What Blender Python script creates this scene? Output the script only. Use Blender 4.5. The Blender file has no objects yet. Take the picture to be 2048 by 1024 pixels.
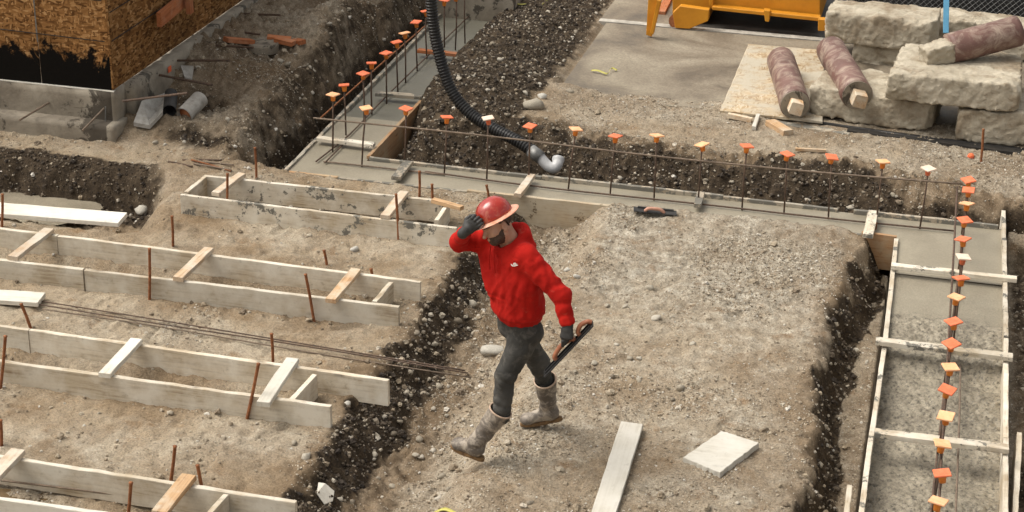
import bpy, bmesh, math, random
import numpy as np
from mathutils import Vector, Matrix
from mathutils.bvhtree import BVHTree
R_ = math.radians
random.seed(7)
SC = bpy.context.scene
COL = SC.collection

# ------------------------------------------------------------------ camera
YAW, PITCH, ROLL = R_(-13.56), R_(23.88), R_(1.14)
FPX, CAMH = 3585.0, 6.1
Fv = np.array([math.sin(YAW)*math.cos(PITCH), math.cos(YAW)*math.cos(PITCH), -math.sin(PITCH)])
_r0 = np.array([math.cos(YAW), -math.sin(YAW), 0.0]); _u0 = np.cross(_r0, Fv)
_c, _s = math.cos(ROLL), math.sin(ROLL)
Rv = _c*_r0 + _s*_u0; Uv = -_s*_r0 + _c*_u0
CAM = np.array([0.0, 0.0, CAMH])
cd = bpy.data.cameras.new('camera'); cam = bpy.data.objects.new('camera', cd); COL.objects.link(cam)
cd.sensor_width = 36.0; cd.lens = FPX/2048*36.0; cd.clip_end = 2000; cd.clip_start = 0.1
cam.matrix_world = Matrix(((Rv[0], Uv[0], -Fv[0], CAM[0]), (Rv[1], Uv[1], -Fv[1], CAM[1]), (Rv[2], Uv[2], -Fv[2], CAM[2]), (0, 0, 0, 1)))
SC.camera = cam

# ------------------------------------------------------------------ sky, sun, exposure (pale overcast day, light from the left)
SUN_ELEV, SUN_AZ = 57.0, -96.0      # azimuth measured from +Y towards +X
w = bpy.data.worlds.new('World'); SC.world = w; w.use_nodes = True
nt = w.node_tree; nt.nodes.clear()
out = nt.nodes.new('ShaderNodeOutputWorld'); bg = nt.nodes.new('ShaderNodeBackground')
sky = nt.nodes.new('ShaderNodeTexSky'); sky.sky_type = 'NISHITA'; sky.sun_disc = False
sky.sun_elevation = R_(SUN_ELEV); sky.sun_rotation = R_(SUN_AZ)
sky.dust_density = 6.0; sky.air_density = 1.0; sky.ozone_density = 1.0
hs = nt.nodes.new('ShaderNodeHueSaturation'); hs.inputs['Saturation'].default_value = 0.22
wm = nt.nodes.new('ShaderNodeMix'); wm.data_type = 'RGBA'; wm.blend_type = 'MULTIPLY'; wm.inputs[0].default_value = 1.0; wm.inputs[7].default_value = (1.03, 1.0, 0.94, 1)   # thin warm overcast veil
nt.links.new(sky.outputs[0], hs.inputs['Color']); nt.links.new(hs.outputs[0], wm.inputs[6]); nt.links.new(wm.outputs[2], bg.inputs[0])
bg.inputs[1].default_value = 0.13; nt.links.new(bg.outputs[0], out.inputs[0])
sl = bpy.data.lights.new('sun', 'SUN'); sl.energy = 1.05; sl.angle = R_(38); sl.color = (1.0, 0.945, 0.87)
so = bpy.data.objects.new('sun', sl); COL.objects.link(so)
_az, _el = R_(SUN_AZ), R_(SUN_ELEV)
_d = Vector((math.sin(_az)*math.cos(_el), math.cos(_az)*math.cos(_el), math.sin(_el)))
so.rotation_euler = _d.to_track_quat('Z', 'Y').to_euler(); so.location = (-8, 2, 12)
SC.view_settings.view_transform = 'Standard'; SC.view_settings.look = 'None'
SC.view_settings.exposure = 0.66; SC.view_settings.gamma = 1.0; SC.view_settings.use_curve_mapping = False
SC.cycles.max_bounces = 5; SC.cycles.diffuse_bounces = 3; SC.cycles.glossy_bounces = 2
SC.cycles.use_adaptive_sampling = True

# ------------------------------------------------------------------ helpers
def nrm(v): v = np.array(v, float); return v/np.linalg.norm(v)
def ray(x, y): return (x-1024)*Rv - (y-512)*Uv + FPX*Fv
def P(x, y, z=0.0):                 # photo pixel -> point at height z
    d = ray(x, y); return CAM + d*((z-CAMH)/d[2])
def J(x, y, Y):                     # photo pixel -> point at distance Y along the site
    d = ray(x, y); return CAM + d*(Y/d[1])
def px_of(p):
    d = np.array(p)-CAM; return 1024+FPX*(d@Rv)/(d@Fv), 512-FPX*(d@Uv)/(d@Fv)

def _h(ix, iy, iz, seed):
    n = (ix*374761393 + iy*668265263 + iz*1274126177 + seed*974634777) & 0xFFFFFFFF
    n = ((n ^ (n >> 13))*1274126177) & 0xFFFFFFFF
    n = n ^ (n >> 16)
    return (n & 0xFFFF)/65535.0
def vn(x, y, z=None, seed=0):       # value noise 0..1
    x = np.asarray(x, float); y = np.asarray(y, float)
    ix = np.floor(x).astype(np.int64); iy = np.floor(y).astype(np.int64)
    fx = x-ix; fy = y-iy; fx = fx*fx*(3-2*fx); fy = fy*fy*(3-2*fy)
    if z is None:
        a = _h(ix, iy, 0, seed); b = _h(ix+1, iy, 0, seed); c = _h(ix, iy+1, 0, seed); d = _h(ix+1, iy+1, 0, seed)
        return (a*(1-fx)+b*fx)*(1-fy)+(c*(1-fx)+d*fx)*fy
    z = np.asarray(z, float); iz = np.floor(z).astype(np.int64); fz = z-iz; fz = fz*fz*(3-2*fz)
    r = 0
    for dz, wz in ((0, 1-fz), (1, fz)):
        a = _h(ix, iy, iz+dz, seed); b = _h(ix+1, iy, iz+dz, seed); c = _h(ix, iy+1, iz+dz, seed); d = _h(ix+1, iy+1, iz+dz, seed)
        r = r + wz*((a*(1-fx)+b*fx)*(1-fy)+(c*(1-fx)+d*fx)*fy)
    return r
def fbm(x, y, s, oct=4, seed=0, gain=0.5):   # -1..1 roughly, s = base frequency
    r = 0; a = 1; t = 0
    for i in range(oct):
        r = r + a*(vn(np.asarray(x)*s+i*17.3, np.asarray(y)*s-i*9.1, seed=seed+i)*2-1); t += a; a *= gain; s *= 2.03
    return r/t
def cell(x, y, s, seed=0):          # cellular lumps: distance to nearest feature, 0..~1
    x = np.asarray(x)*s; y = np.asarray(y)*s
    ix = np.floor(x).astype(np.int64); iy = np.floor(y).astype(np.int64)
    best = np.full(x.shape, 9.0)
    for dx in (-1, 0, 1):
        for dy in (-1, 0, 1):
            cx = ix+dx; cy = iy+dy
            px = cx+_h(cx, cy, 1, seed); py = cy+_h(cx, cy, 2, seed); rr = 0.55+0.6*_h(cx, cy, 3, seed)
            best = np.minimum(best, np.hypot(x-px, y-py)/rr)
    return np.clip(best, 0, 1)
def ss(a, b, x):
    t = np.clip((np.asarray(x, float)-a)/(b-a), 0, 1); return t*t*(3-2*t)

def n3(p, s, o, seed=5): return vn(p[:, 0]*s+o, p[:, 1]*s-o, p[:, 2]*s+2*o, seed)*2-1
def surfnets(f, lo, h):
    nx, ny, nz = f.shape; s = f < 0
    cnt = np.zeros((nx-1, ny-1, nz-1), np.int32)
    for a in (0, 1):
        for b in (0, 1):
            for c in (0, 1): cnt += s[a:nx-1+a, b:ny-1+b, c:nz-1+c]
    m = (cnt > 0) & (cnt < 8); idx = -np.ones(m.shape, np.int64); I_ = np.argwhere(m); idx[m] = np.arange(len(I_))
    acc = np.zeros((len(I_), 3)); n = np.zeros(len(I_))
    for ax in range(3):
        o1, o2 = [k for k in range(3) if k != ax]
        for a in (0, 1):
            for b in (0, 1):
                p0 = I_.copy(); p0[:, o1] += a; p0[:, o2] += b; p1 = p0.copy(); p1[:, ax] += 1
                v0 = f[p0[:, 0], p0[:, 1], p0[:, 2]]; v1 = f[p1[:, 0], p1[:, 1], p1[:, 2]]
                e = (v0 < 0) != (v1 < 0); t = np.where(e, v0/np.where(v0 == v1, 1, v0-v1), 0)
                q = p0.astype(float); q[:, ax] += t; acc[e] += q[e]; n[e] += 1
    V = acc/n[:, None]*h+np.array(lo)
    F = []
    for ax in range(3):
        o1, o2 = [(1, 2), (2, 0), (0, 1)][ax]
        sl0 = [slice(None)]*3; sl1 = [slice(None)]*3; sl0[ax] = slice(0, -1); sl1[ax] = slice(1, None)
        a = s[tuple(sl0)]; b = s[tuple(sl1)]; ch = a != b
        E_ = np.argwhere(ch); ok = (E_[:, o1] > 0) & (E_[:, o2] > 0)
        for k, lim in ((o1, f.shape[o1]-1), (o2, f.shape[o2]-1)): ok &= E_[:, k] < lim
        E_ = E_[ok]; fl_ = a[E_[:, 0], E_[:, 1], E_[:, 2]]
        def ci(d1, d2):
            q = E_.copy(); q[:, o1] -= d1; q[:, o2] -= d2; return idx[q[:, 0], q[:, 1], q[:, 2]]
        q = np.stack([ci(1, 1), ci(0, 1), ci(0, 0), ci(1, 0)], 1); q[~fl_] = q[~fl_][:, ::-1]; F.append(q)
    return V, np.concatenate(F)
def tag(o, label=None, cat=None, group=None, kind=None):
    if label: o['label'] = label
    if cat: o['category'] = cat
    if group: o['group'] = group
    if kind: o['kind'] = kind
    return o
def put(o, parent):
    if parent is not None:
        o.parent = parent
        o.matrix_parent_inverse = Matrix.Translation(parent.location).inverted()
    return o
def empty(name, loc, label, cat, group=None):
    o = bpy.data.objects.new(name, None); COL.objects.link(o); o.location = Vector([float(v) for v in loc])
    o.empty_display_size = 0.1
    return tag(o, label, cat, group)
def mesh_obj(name, verts, faces, mat, parent=None, smooth=False, M=None, mats=None):
    me = bpy.data.meshes.new(name)
    me.from_pydata([tuple(map(float, v)) for v in verts], [], [tuple(map(int, f)) for f in faces])
    me.materials.append(mat)
    for m in (mats or []): me.materials.append(m)
    if smooth: me.polygons.foreach_set('use_smooth', [True]*len(me.polygons))
    me.update()
    o = bpy.data.objects.new(name, me); COL.objects.link(o)
    if M is not None: o.matrix_world = M
    return put(o, parent)
def np_mesh(name, V, Q, mat, parent=None, smooth=True):
    me = bpy.data.meshes.new(name); V = np.asarray(V, np.float32); Q = np.asarray(Q, np.int32)
    k = Q.shape[1]
    me.vertices.add(len(V)); me.vertices.foreach_set('co', V.ravel())
    me.loops.add(Q.size); me.loops.foreach_set('vertex_index', Q.ravel())
    me.polygons.add(len(Q)); me.polygons.foreach_set('loop_start', np.arange(0, Q.size, k, dtype=np.int32))
    me.polygons.foreach_set('use_smooth', np.full(len(Q), smooth))
    me.update(calc_edges=True); me.validate()
    me.materials.append(mat)
    o = bpy.data.objects.new(name, me); COL.objects.link(o)
    return put(o, parent)
def bm_obj(name, bm, mat, parent=None, smooth=False, M=None):
    me = bpy.data.meshes.new(name); bm.normal_update(); bm.to_mesh(me); bm.free(); me.materials.append(mat)
    if smooth: me.polygons.foreach_set('use_smooth', [True]*len(me.polygons))
    o = bpy.data.objects.new(name, me); COL.objects.link(o)
    if M is not None: o.matrix_world = M
    return put(o, parent)
def frame_M(origin, x, up=(0, 0, 1)):
    x = Vector([float(v) for v in x]).normalized(); up = Vector([float(v) for v in up])
    y = up.cross(x)
    if y.length < 1e-4: y = Vector((0, 1, 0)).cross(x)
    y.normalize(); z = x.cross(y)
    return Matrix(((x[0], y[0], z[0], float(origin[0])), (x[1], y[1], z[1], float(origin[1])), (x[2], y[2], z[2], float(origin[2])), (0, 0, 0, 1)))
_bc = [0]
def board(name, A, B, wid, hgt, mat, parent=None, up=(0, 0, 1), wear=0.002, bev=0.003, seg=None, bow=0.0):
    """timber from A to B (centre line), wid across, hgt along 'up'; local X is the grain"""
    _bc[0] += 1; rs = random.Random(_bc[0]*13+5)
    A = np.array(A, float); B = np.array(B, float); L = float(np.linalg.norm(B-A))
    n = seg if seg else max(2, min(24, int(L/0.12)))
    V = []; F = []
    hw, hh = wid/2, hgt/2
    prof = [(-hw+bev, -hh), (hw-bev, -hh), (hw, -hh+bev), (hw, hh-bev), (hw-bev, hh), (-hw+bev, hh), (-hw, hh-bev), (-hw, -hh+bev)]
    for i in range(n+1):
        t = i/n; x = -L/2+t*L; b = bow*4*t*(1-t)
        dw = rs.uniform(-wear, wear)*0.4; dh = rs.uniform(-wear, wear)*0.5
        for k, (y, z) in enumerate(prof):
            c = rs.uniform(0, wear) if k in (3, 4, 5, 6) else 0
            V.append((x, y+dw-math.copysign(c*0.5, y)+b, z+dh-math.copysign(c, z)))
    for i in range(n):
        for k in range(8):
            a = i*8+k; b_ = i*8+(k+1) % 8
            F.append((a, b_, b_+8, a+8))
    F.append(tuple(range(7, -1, -1))); F.append(tuple(n*8+k for k in range(8)))
    return mesh_obj(name, V, F, mat, parent, M=frame_M((A+B)/2, B-A, up))
def tube_data(pts, rad, sides=8, caps=True):
    pts = [np.array(p, float) for p in pts]; n = len(pts)
    rad = [rad]*n if np.isscalar(rad) else rad
    V = []; F = []; prev = None
    for i, p in enumerate(pts):
        t = nrm(pts[min(i+1, n-1)]-pts[max(i-1, 0)])
        if prev is None:
            a = np.array([0, 0, 1.0]) if abs(t[2]) < 0.9 else np.array([1.0, 0, 0]); prev = nrm(np.cross(t, a))
        u = nrm(prev-t*(prev@t)); v = np.cross(t, u); prev = u
        for k in range(sides):
            an = 2*math.pi*k/sides; V.append(p+rad[i]*(math.cos(an)*u+math.sin(an)*v))
    for i in range(n-1):
        for k in range(sides):
            k2 = (k+1) % sides; F.append((i*sides+k, i*sides+k2, (i+1)*sides+k2, (i+1)*sides+k))
    if caps:
        F.append(tuple(range(sides-1, -1, -1))); F.append(tuple((n-1)*sides+k for k in range(sides)))
    return V, F
def tube(name, pts, rad, mat, parent=None, sides=8, smooth=True):
    V, F = tube_data(pts, rad, sides); return mesh_obj(name, V, F, mat, parent, smooth=smooth)
def crm(pts, n):                    # Catmull-Rom through points
    pts = [np.array(p, float) for p in pts]; q = [2*pts[0]-pts[1]]+pts+[2*pts[-1]-pts[-2]]; o = []
    for i in range(len(pts)-1):
        a, b, c, d = q[i:i+4]
        for k in range(n):
            t = k/n; o.append(0.5*((2*b)+(c-a)*t+(2*a-5*b+4*c-d)*t*t+(3*b-a-3*c+d)*t**3))
    o.append(pts[-1]); return o

# ------------------------------------------------------------------ materials
def new_mat(name):
    m = bpy.data.materials.new(name); m.use_nodes = True
    n = m.node_tree; b = n.nodes['Principled BSDF']; return m, n, b
def N(nt, t, **kw):
    n = nt.nodes.new(t)
    for k, v in kw.items():
        if k in n.inputs: n.inputs[k].default_value = v
        else: setattr(n, k, v)
    return n
def ramp(nt, fac, stops):
    r = nt.nodes.new('ShaderNodeValToRGB'); e = r.color_ramp.elements
    while len(e) > 1: e.remove(e[-1])
    e[0].position = stops[0][0]; e[0].color = (*stops[0][1], 1)
    for p, c in stops[1:]:
        x = e.new(p); x.color = (*c, 1)
    nt.links.new(fac, r.inputs[0]); return r.outputs[0]
def mix(nt, fac, a, b, mode='MIX'):
    m = nt.nodes.new('ShaderNodeMix'); m.data_type = 'RGBA'; m.blend_type = mode
    for s, v in ((0, fac), (6, a), (7, b)):
        if isinstance(v, (int, float)): m.inputs[s].default_value = v
        elif isinstance(v, tuple): m.inputs[s].default_value = (*v, 1)
        else: nt.links.new(v, m.inputs[s])
    return m.outputs[2]
def gray(v): return (v, v, v)
def coords(nt, kind='Object', scale=(1, 1, 1), rnd=False):
    tc = nt.nodes.new('ShaderNodeTexCoord'); mp = nt.nodes.new('ShaderNodeMapping'); mp.inputs['Scale'].default_value = scale
    nt.links.new(tc.outputs[kind], mp.inputs[0])
    if rnd:
        oi = nt.nodes.new('ShaderNodeObjectInfo'); m = nt.nodes.new('ShaderNodeMath'); m.operation = 'MULTIPLY'; m.inputs[1].default_value = 37.0
        nt.links.new(oi.outputs['Random'], m.inputs[0]); nt.links.new(m.outputs[0], mp.inputs['Location'])
    return mp.outputs[0]
def noise(nt, vec, scale, detail=5, rough=0.6, dist=0.0):
    n = nt.nodes.new('ShaderNodeTexNoise'); n.inputs['Scale'].default_value = scale; n.inputs['Detail'].default_value = detail
    n.inputs['Roughness'].default_value = rough; n.inputs['Distortion'].default_value = dist
    nt.links.new(vec, n.inputs['Vector']); return n.outputs[0]
def bump(nt, b, h, strength=0.4, dist=0.01, prev=None):
    n = nt.nodes.new('ShaderNodeBump'); n.inputs['Strength'].default_value = strength; n.inputs['Distance'].default_value = dist
    nt.links.new(h, n.inputs['Height'])
    if prev is not None: nt.links.new(prev, n.inputs['Normal'])
    nt.links.new(n.outputs[0], b.inputs['Normal']); return n.outputs[0]
def simple(name, c1, c2, scale=6, rough=0.7, bs=0.3, bd=0.004, metal=0.0, rnd=True, c3=None, bscale=None, spec=0.4, kind='Object'):
    m, n, b = new_mat(name); v = coords(n, kind, rnd=rnd)
    f = noise(n, v, scale, 6, 0.65)
    st = [(0.3, c1), (0.68, c2)] + ([(0.8, c3)] if c3 else [])
    n.links.new(ramp(n, f, st), b.inputs['Base Color'])
    b.inputs['Roughness'].default_value = rough; b.inputs['Metallic'].default_value = metal; b.inputs['Specular IOR Level'].default_value = spec
    if bs: bump(n, b, noise(n, v, bscale or scale*6, 6, 0.7), bs, bd)
    return m
def timber(name, dark, light, dust, dustamt=0.5, splat=0.0, splatc=(0.17, 0.16, 0.135), ends=None):
    m, n, b = new_mat(name)
    v = coords(n, 'Object', (1.2, 22, 22), rnd=True); v2 = coords(n, 'Object', rnd=True)
    g = noise(n, v, 2.4, 6, 0.62, 0.6)
    col = ramp(n, g, [(0.28, dark), (0.52, light), (0.75, tuple(min(1, c*1.12) for c in light))])
    kn = n.nodes.new('ShaderNodeTexVoronoi'); kn.inputs['Scale'].default_value = 1.0
    vk = coords(n, 'Object', (2.3, 7, 7), rnd=True); n.links.new(vk, kn.inputs['Vector'])
    col = mix(n, ramp(n, kn.outputs['Distance'], [(0.05, gray(.8)), (0.13, gray(0))]), col, tuple(c*0.55 for c in dark))
    d = noise(n, v2, 3.3, 7, 0.68)
    col = mix(n, ramp(n, d, [(0.52-0.22*dustamt, gray(0.0)), (0.62, gray(0.92))]), col, dust)
    d2 = noise(n, v2, 14, 5, 0.7)
    col = mix(n, ramp(n, d2, [(0.6, gray(0)), (0.72, gray(0.4))]), col, tuple(c*0.62 for c in dark))
    if splat:
        s = noise(n, v2, 5.5, 8, 0.75)
        col = mix(n, ramp(n, s, [(0.62-splat*0.16, gray(0)), (0.64-splat*0.16, gray(1))]), col, splatc)
    oi = n.nodes.new('ShaderNodeObjectInfo')
    hv = n.nodes.new('ShaderNodeHueSaturation'); mr = n.nodes.new('ShaderNodeMapRange'); mr.inputs[3].default_value = 0.82; mr.inputs[4].default_value = 1.1
    n.links.new(oi.outputs['Random'], mr.inputs[0]); n.links.new(mr.outputs[0], hv.inputs['Value']); n.links.new(col, hv.inputs['Color'])
    n.links.new(hv.outputs[0], b.inputs['Base Color']); b.inputs['Roughness'].default_value = 0.82; b.inputs['Specular IOR Level'].default_value = 0.25
    bump(n, b, g, 0.35, 0.003, bump(n, b, d2, 0.3, 0.003))
    return m

M_form = timber('form_timber', (0.24, 0.17, 0.10), (0.50, 0.42, 0.305), (0.70, 0.65, 0.55), 0.75)
M_formsplat = timber('form_timber_splashed', (0.24, 0.17, 0.10), (0.50, 0.42, 0.305), (0.70, 0.65, 0.55), 0.7, splat=0.4)
M_raw = timber('raw_timber', (0.30, 0.15, 0.07), (0.55, 0.36, 0.2), (0.6, 0.52, 0.4), 0.25)
M_rawdust = timber('dusty_timber', (0.33, 0.2, 0.11), (0.55, 0.4, 0.26), (0.62, 0.57, 0.48), 0.5)
M_white = timber('whitened_board', (0.46, 0.42, 0.34), (0.58, 0.545, 0.465), (0.68, 0.65, 0.58), 0.85)
M_orangewood = timber('orange_timber', (0.24, 0.075, 0.03), (0.42, 0.15, 0.06), (0.42, 0.2, 0.11), 0.2)
M_caked = timber('caked_timber', (0.2, 0.16, 0.11), (0.42, 0.35, 0.26), (0.36, 0.33, 0.27), 0.6, splat=0.9)
M_formtan = timber('stained_form_board', (0.22, 0.14, 0.075), (0.42, 0.33, 0.22), (0.47, 0.41, 0.31), 0.7, splat=0.15, splatc=(0.14, 0.10, 0.06))
M_formorange = timber('oiled_form_board', (0.26, 0.12, 0.05), (0.42, 0.25, 0.13), (0.44, 0.33, 0.21), 0.35)
M_rust = simple('rusty_steel', (0.13, 0.045, 0.018), (0.33, 0.13, 0.05), 30, 0.85, 0.5, 0.002)
M_rebar = simple('rebar_steel', (0.045, 0.032, 0.025), (0.14, 0.085, 0.055), 40, 0.7, 0.5, 0.002)
M_rebarl = simple('dusty_rebar', (0.10, 0.075, 0.055), (0.23, 0.17, 0.12), 25, 0.75, 0.5, 0.002)
M_capo = simple('orange_cap', (0.70, 0.13, 0.05), (0.80, 0.22, 0.10), 18, 0.55, 0.1)
M_capp = simple('faded_cap', (0.80, 0.36, 0.16), (0.86, 0.50, 0.28), 18, 0.6, 0.1)
M_capw = simple('dusty_white_cap', (0.70, 0.50, 0.36), (0.78, 0.66, 0.55), 18, 0.6, 0.1)
M_caps = simple('orange_cap_stem', (0.74, 0.17, 0.02), (0.80, 0.28, 0.04), 18, 0.55, 0.1)
M_black = simple('black_plastic', (0.010, 0.010, 0.011), (0.026, 0.025, 0.024), 9, 0.4, 0.1)
M_blackdull = simple('dull_black', (0.015, 0.015, 0.016), (0.05, 0.047, 0.043), 9, 0.7, 0.3)
M_pvc = simple('white_plastic', (0.30, 0.30, 0.30), (0.52, 0.52, 0.52), 7, 0.45, 0.05)
M_conc = simple('weathered_concrete', (0.30, 0.255, 0.185), (0.52, 0.465, 0.365), 4, 0.92, 0.9, 0.02, c3=(0.62, 0.57, 0.47), bscale=22)
M_column = None
_n = M_conc.node_tree; _b = _n.nodes['Principled BSDF']; _l = _b.inputs['Base Color'].links[0].from_socket
_n.links.new(mix(_n, ramp(_n, noise(_n, coords(_n, 'Object', rnd=True), 1.9, 8, 0.7, 0.5), [(0.48, gray(0)), (0.62, gray(0.75))]), _l, (0.21, 0.155, 0.095)), _b.inputs['Base Color'])
M_rock = None
M_glove = simple('glove_rubber', (0.018, 0.018, 0.018), (0.05, 0.048, 0.045), 25, 0.6, 0.4, 0.002)
M_gloveback = simple('glove_knit', (0.06, 0.06, 0.055), (0.17, 0.165, 0.15), 30, 0.8, 0.4, 0.002)
M_skin = simple('skin', (0.44, 0.235, 0.155), (0.56, 0.33, 0.225), 20, 0.5, 0.1, 0.001)
M_hair = simple('dark_hair', (0.03, 0.016, 0.010), (0.10, 0.055, 0.036), 70, 0.6, 0.6, 0.003)
M_sole = simple('boot_sole', (0.09, 0.05, 0.022), (0.24, 0.14, 0.06), 30, 0.8, 0.3)
M_bootrim = simple('boot_rim', (0.38, 0.26, 0.18), (0.52, 0.40, 0.30), 20, 0.7, 0.1)
M_yellow = simple('yellow_machine_paint', (0.50, 0.20, 0.012), (0.66, 0.29, 0.02), 3.5, 0.5, 0.15, c3=(0.40, 0.16, 0.03))
M_wire = simple('galvanised_wire', (0.12, 0.12, 0.115), (0.26, 0.26, 0.25), 20, 0.5, 0.0, metal=0.5)
M_blue = simple('blue_plastic', (0.06, 0.22, 0.36), (0.10, 0.30, 0.46), 12, 0.6, 0.1)
M_tape = simple('yellow_tape', (0.40, 0.36, 0.06), (0.52, 0.48, 0.14), 12, 0.5, 0.1)
M_brick = simple('red_orange_brick', (0.28, 0.09, 0.045), (0.42, 0.16, 0.08), 15, 0.9, 0.4)
M_pipe = simple('dusty_drain_pipe', (0.24, 0.22, 0.19), (0.46, 0.44, 0.40), 12, 0.7, 0.3)
M_tar = simple('black_tar_edge', (0.01, 0.01, 0.01), (0.035, 0.03, 0.025), 12, 0.6, 0.3)
M_paintmark = simple('orange_marking', (0.7, 0.09, 0.03), (0.75, 0.2, 0.08), 30, 0.8, 0.2)
M_handle = simple('brown_handle', (0.26, 0.09, 0.045), (0.40, 0.16, 0.08), 14, 0.5, 0.1)
M_handlepale = simple('worn_pink_handle', (0.42, 0.20, 0.13), (0.55, 0.32, 0.24), 14, 0.7, 0.1)
M_logo = simple('white_embroidery', (0.78, 0.76, 0.72), (0.84, 0.83, 0.80), 80, 0.8, 0.2, 0.001)

def make_ground_mat():
    m, n, b = new_mat('earth'); v = coords(n, 'Object')
    at = n.nodes.new('ShaderNodeVertexColor'); at.layer_name = 'zone'
    sp = n.nodes.new('ShaderNodeSeparateColor'); n.links.new(at.outputs[0], sp.inputs[0])
    big = noise(n, v, 1.3, 7, 0.62, 0.4); mid = noise(n, v, 9, 8, 0.68); fine = noise(n, v, 70, 6, 0.75); spk = noise(n, v, 190, 3, 0.7)
    tan = ramp(n, big, [(0.32, (0.225, 0.160, 0.095)), (0.48, (0.325, 0.255, 0.172)), (0.64, (0.405, 0.34, 0.25))])
    grey = ramp(n, mid, [(0.3, (0.165, 0.135, 0.098)), (0.5, (0.345, 0.302, 0.235)), (0.7, (0.54, 0.495, 0.41))])
    gm = n.nodes.new('ShaderNodeMath'); gm.operation = 'ADD'; n.links.new(sp.outputs[1], gm.inputs[0])
    mm = n.nodes.new('ShaderNodeMath'); mm.operation = 'MULTIPLY_ADD'; mm.inputs[1].default_value = 1.6; mm.inputs[2].default_value = -0.8; n.links.new(noise(n, v, 2.6, 8, 0.7), mm.inputs[0])
    n.links.new(mm.outputs[0], gm.inputs[1]); gm.use_clamp = True
    col = mix(n, gm.outputs[0], tan, grey)
    # scuffed reddish dirt patches
    col = mix(n, ramp(n, noise(n, v, 4.1, 7, 0.72), [(0.56, gray(0)), (0.68, gray(0.65))]), col, (0.20, 0.115, 0.052))
    col = mix(n, ramp(n, noise(n, v, 0.75, 8, 0.68, 0.8), [(0.40, gray(0.55)), (0.52, gray(0))]), col, (0.19, 0.13, 0.075))
    # fine grain
    col = mix(n, 1.0, col, ramp(n, fine, [(0.32, gray(0.50)), (0.47, gray(0.95)), (0.68, gray(1.40))]), 'MULTIPLY')
    col = mix(n, 1.0, col, ramp(n, spk, [(0.3, gray(0.72)), (0.55, gray(1.0)), (0.72, gray(1.35))]), 'MULTIPLY')
    # brown subsoil
    col = mix(n, sp.outputs[2], col, mix(n, 1.0, ramp(n, mid, [(0.3, (0.09, 0.058, 0.032)), (0.7, (0.24, 0.175, 0.11))]), ramp(n, fine, [(0.3, gray(0.6)), (0.72, gray(1.4))]), 'MULTIPLY'))
    # damp, freshly cut soil
    dark = ramp(n, mid, [(0.3, (0.024, 0.017, 0.011)), (0.55, (0.060, 0.043, 0.027)), (0.75, (0.13, 0.098, 0.064))])
    dark = mix(n, 1.0, dark, ramp(n, fine, [(0.3, gray(0.5)), (0.5, gray(0.9)), (0.72, gray(1.9))]), 'MULTIPLY')
    dm = n.nodes.new('ShaderNodeMath'); dm.operation = 'MULTIPLY_ADD'; dm.inputs[1].default_value = 1.2; dm.inputs[2].default_value = -0.6; n.links.new(noise(n, v, 6, 7, 0.7), dm.inputs[0])
    da = n.nodes.new('ShaderNodeMath'); da.operation = 'ADD'; n.links.new(sp.outputs[0], da.inputs[0]); n.links.new(dm.outputs[0], da.inputs[1])
    dr = ramp(n, da.outputs[0], [(0.28, gray(0)), (0.62, gray(1))])
    col = mix(n, dr, col, dark)
    n.links.new(col, b.inputs['Base Color']); b.inputs['Roughness'].default_value = 0.93; b.inputs['Specular IOR Level'].default_value = 0.2
    p = bump(n, b, mid, 0.5, 0.03); p = bump(n, b, fine, 0.75, 0.012, p); bump(n, b, spk, 0.5, 0.005, p)
    return m
M_ground = make_ground_mat()

def make_rock(name, stops, damp=False, sc=1):
    m, n, b = new_mat(name); oi = n.nodes.new('ShaderNodeObjectInfo')
    c = ramp(n, oi.outputs['Random'], stops)
    v = coords(n, 'Object', rnd=True)
    c = mix(n, 1.0, c, ramp(n, noise(n, v, 2.2*sc, 5, 0.7), [(0.3, gray(0.7)), (0.7, gray(1.2))]), 'MULTIPLY')
    n.links.new(c, b.inputs['Base Color']); b.inputs['Roughness'].default_value = 0.6 if damp else 0.85
    bump(n, b, noise(n, v, 9*sc, 5, 0.7), 0.3, 0.01)
    return m
M_gravel = make_rock('gravel_stone', [(0, (0.17, 0.13, 0.09)), (0.3, (0.30, 0.24, 0.165)), (0.7, (0.39, 0.33, 0.245)), (0.9, (0.48, 0.43, 0.35)), (1, (0.62, 0.585, 0.52))])
M_clod = make_rock('damp_clod', [(0, (0.022, 0.015, 0.010)), (0.45, (0.055, 0.040, 0.026)), (0.78, (0.115, 0.088, 0.060)), (0.93, (0.25, 0.205, 0.15)), (1, (0.42, 0.37, 0.29))])
M_stone = make_rock('river_stone', [(0, (0.20, 0.165, 0.12)), (0.5, (0.32, 0.28, 0.215)), (1, (0.46, 0.42, 0.35))], sc=8)
M_stonepale = make_rock('pale_stone', [(0, (0.42, 0.39, 0.33)), (1, (0.54, 0.52, 0.47))], sc=8)

def make_wet(name, c1, c2, rough, bs, sc):
    m, n, b = new_mat(name); v = coords(n, 'Object')
    a = noise(n, v, 2.2, 6, 0.6, 0.5)
    c = ramp(n, a, [(0.3, c1), (0.7, c2)])
    c = mix(n, 1.0, c, ramp(n, noise(n, v, 60, 6, 0.7), [(0.3, gray(0.84)), (0.7, gray(1.12))]), 'MULTIPLY')
    n.links.new(c, b.inputs['Base Color']); b.inputs['Roughness'].default_value = rough
    n.links.new(ramp(n, a, [(0.3, gray(rough*0.75)), (0.7, gray(min(1, rough*1.2)))]), b.inputs['Roughness'])
    p = bump(n, b, noise(n, v, sc, 7, 0.7), bs, 0.02); bump(n, b, noise(n, v, 5, 4, 0.5), 0.2, 0.02, p)
    return m
M_fresh = make_wet('fresh_smooth_concrete', (0.235, 0.205, 0.15), (0.31, 0.275, 0.205), 0.5, 0.12, 60)
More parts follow.
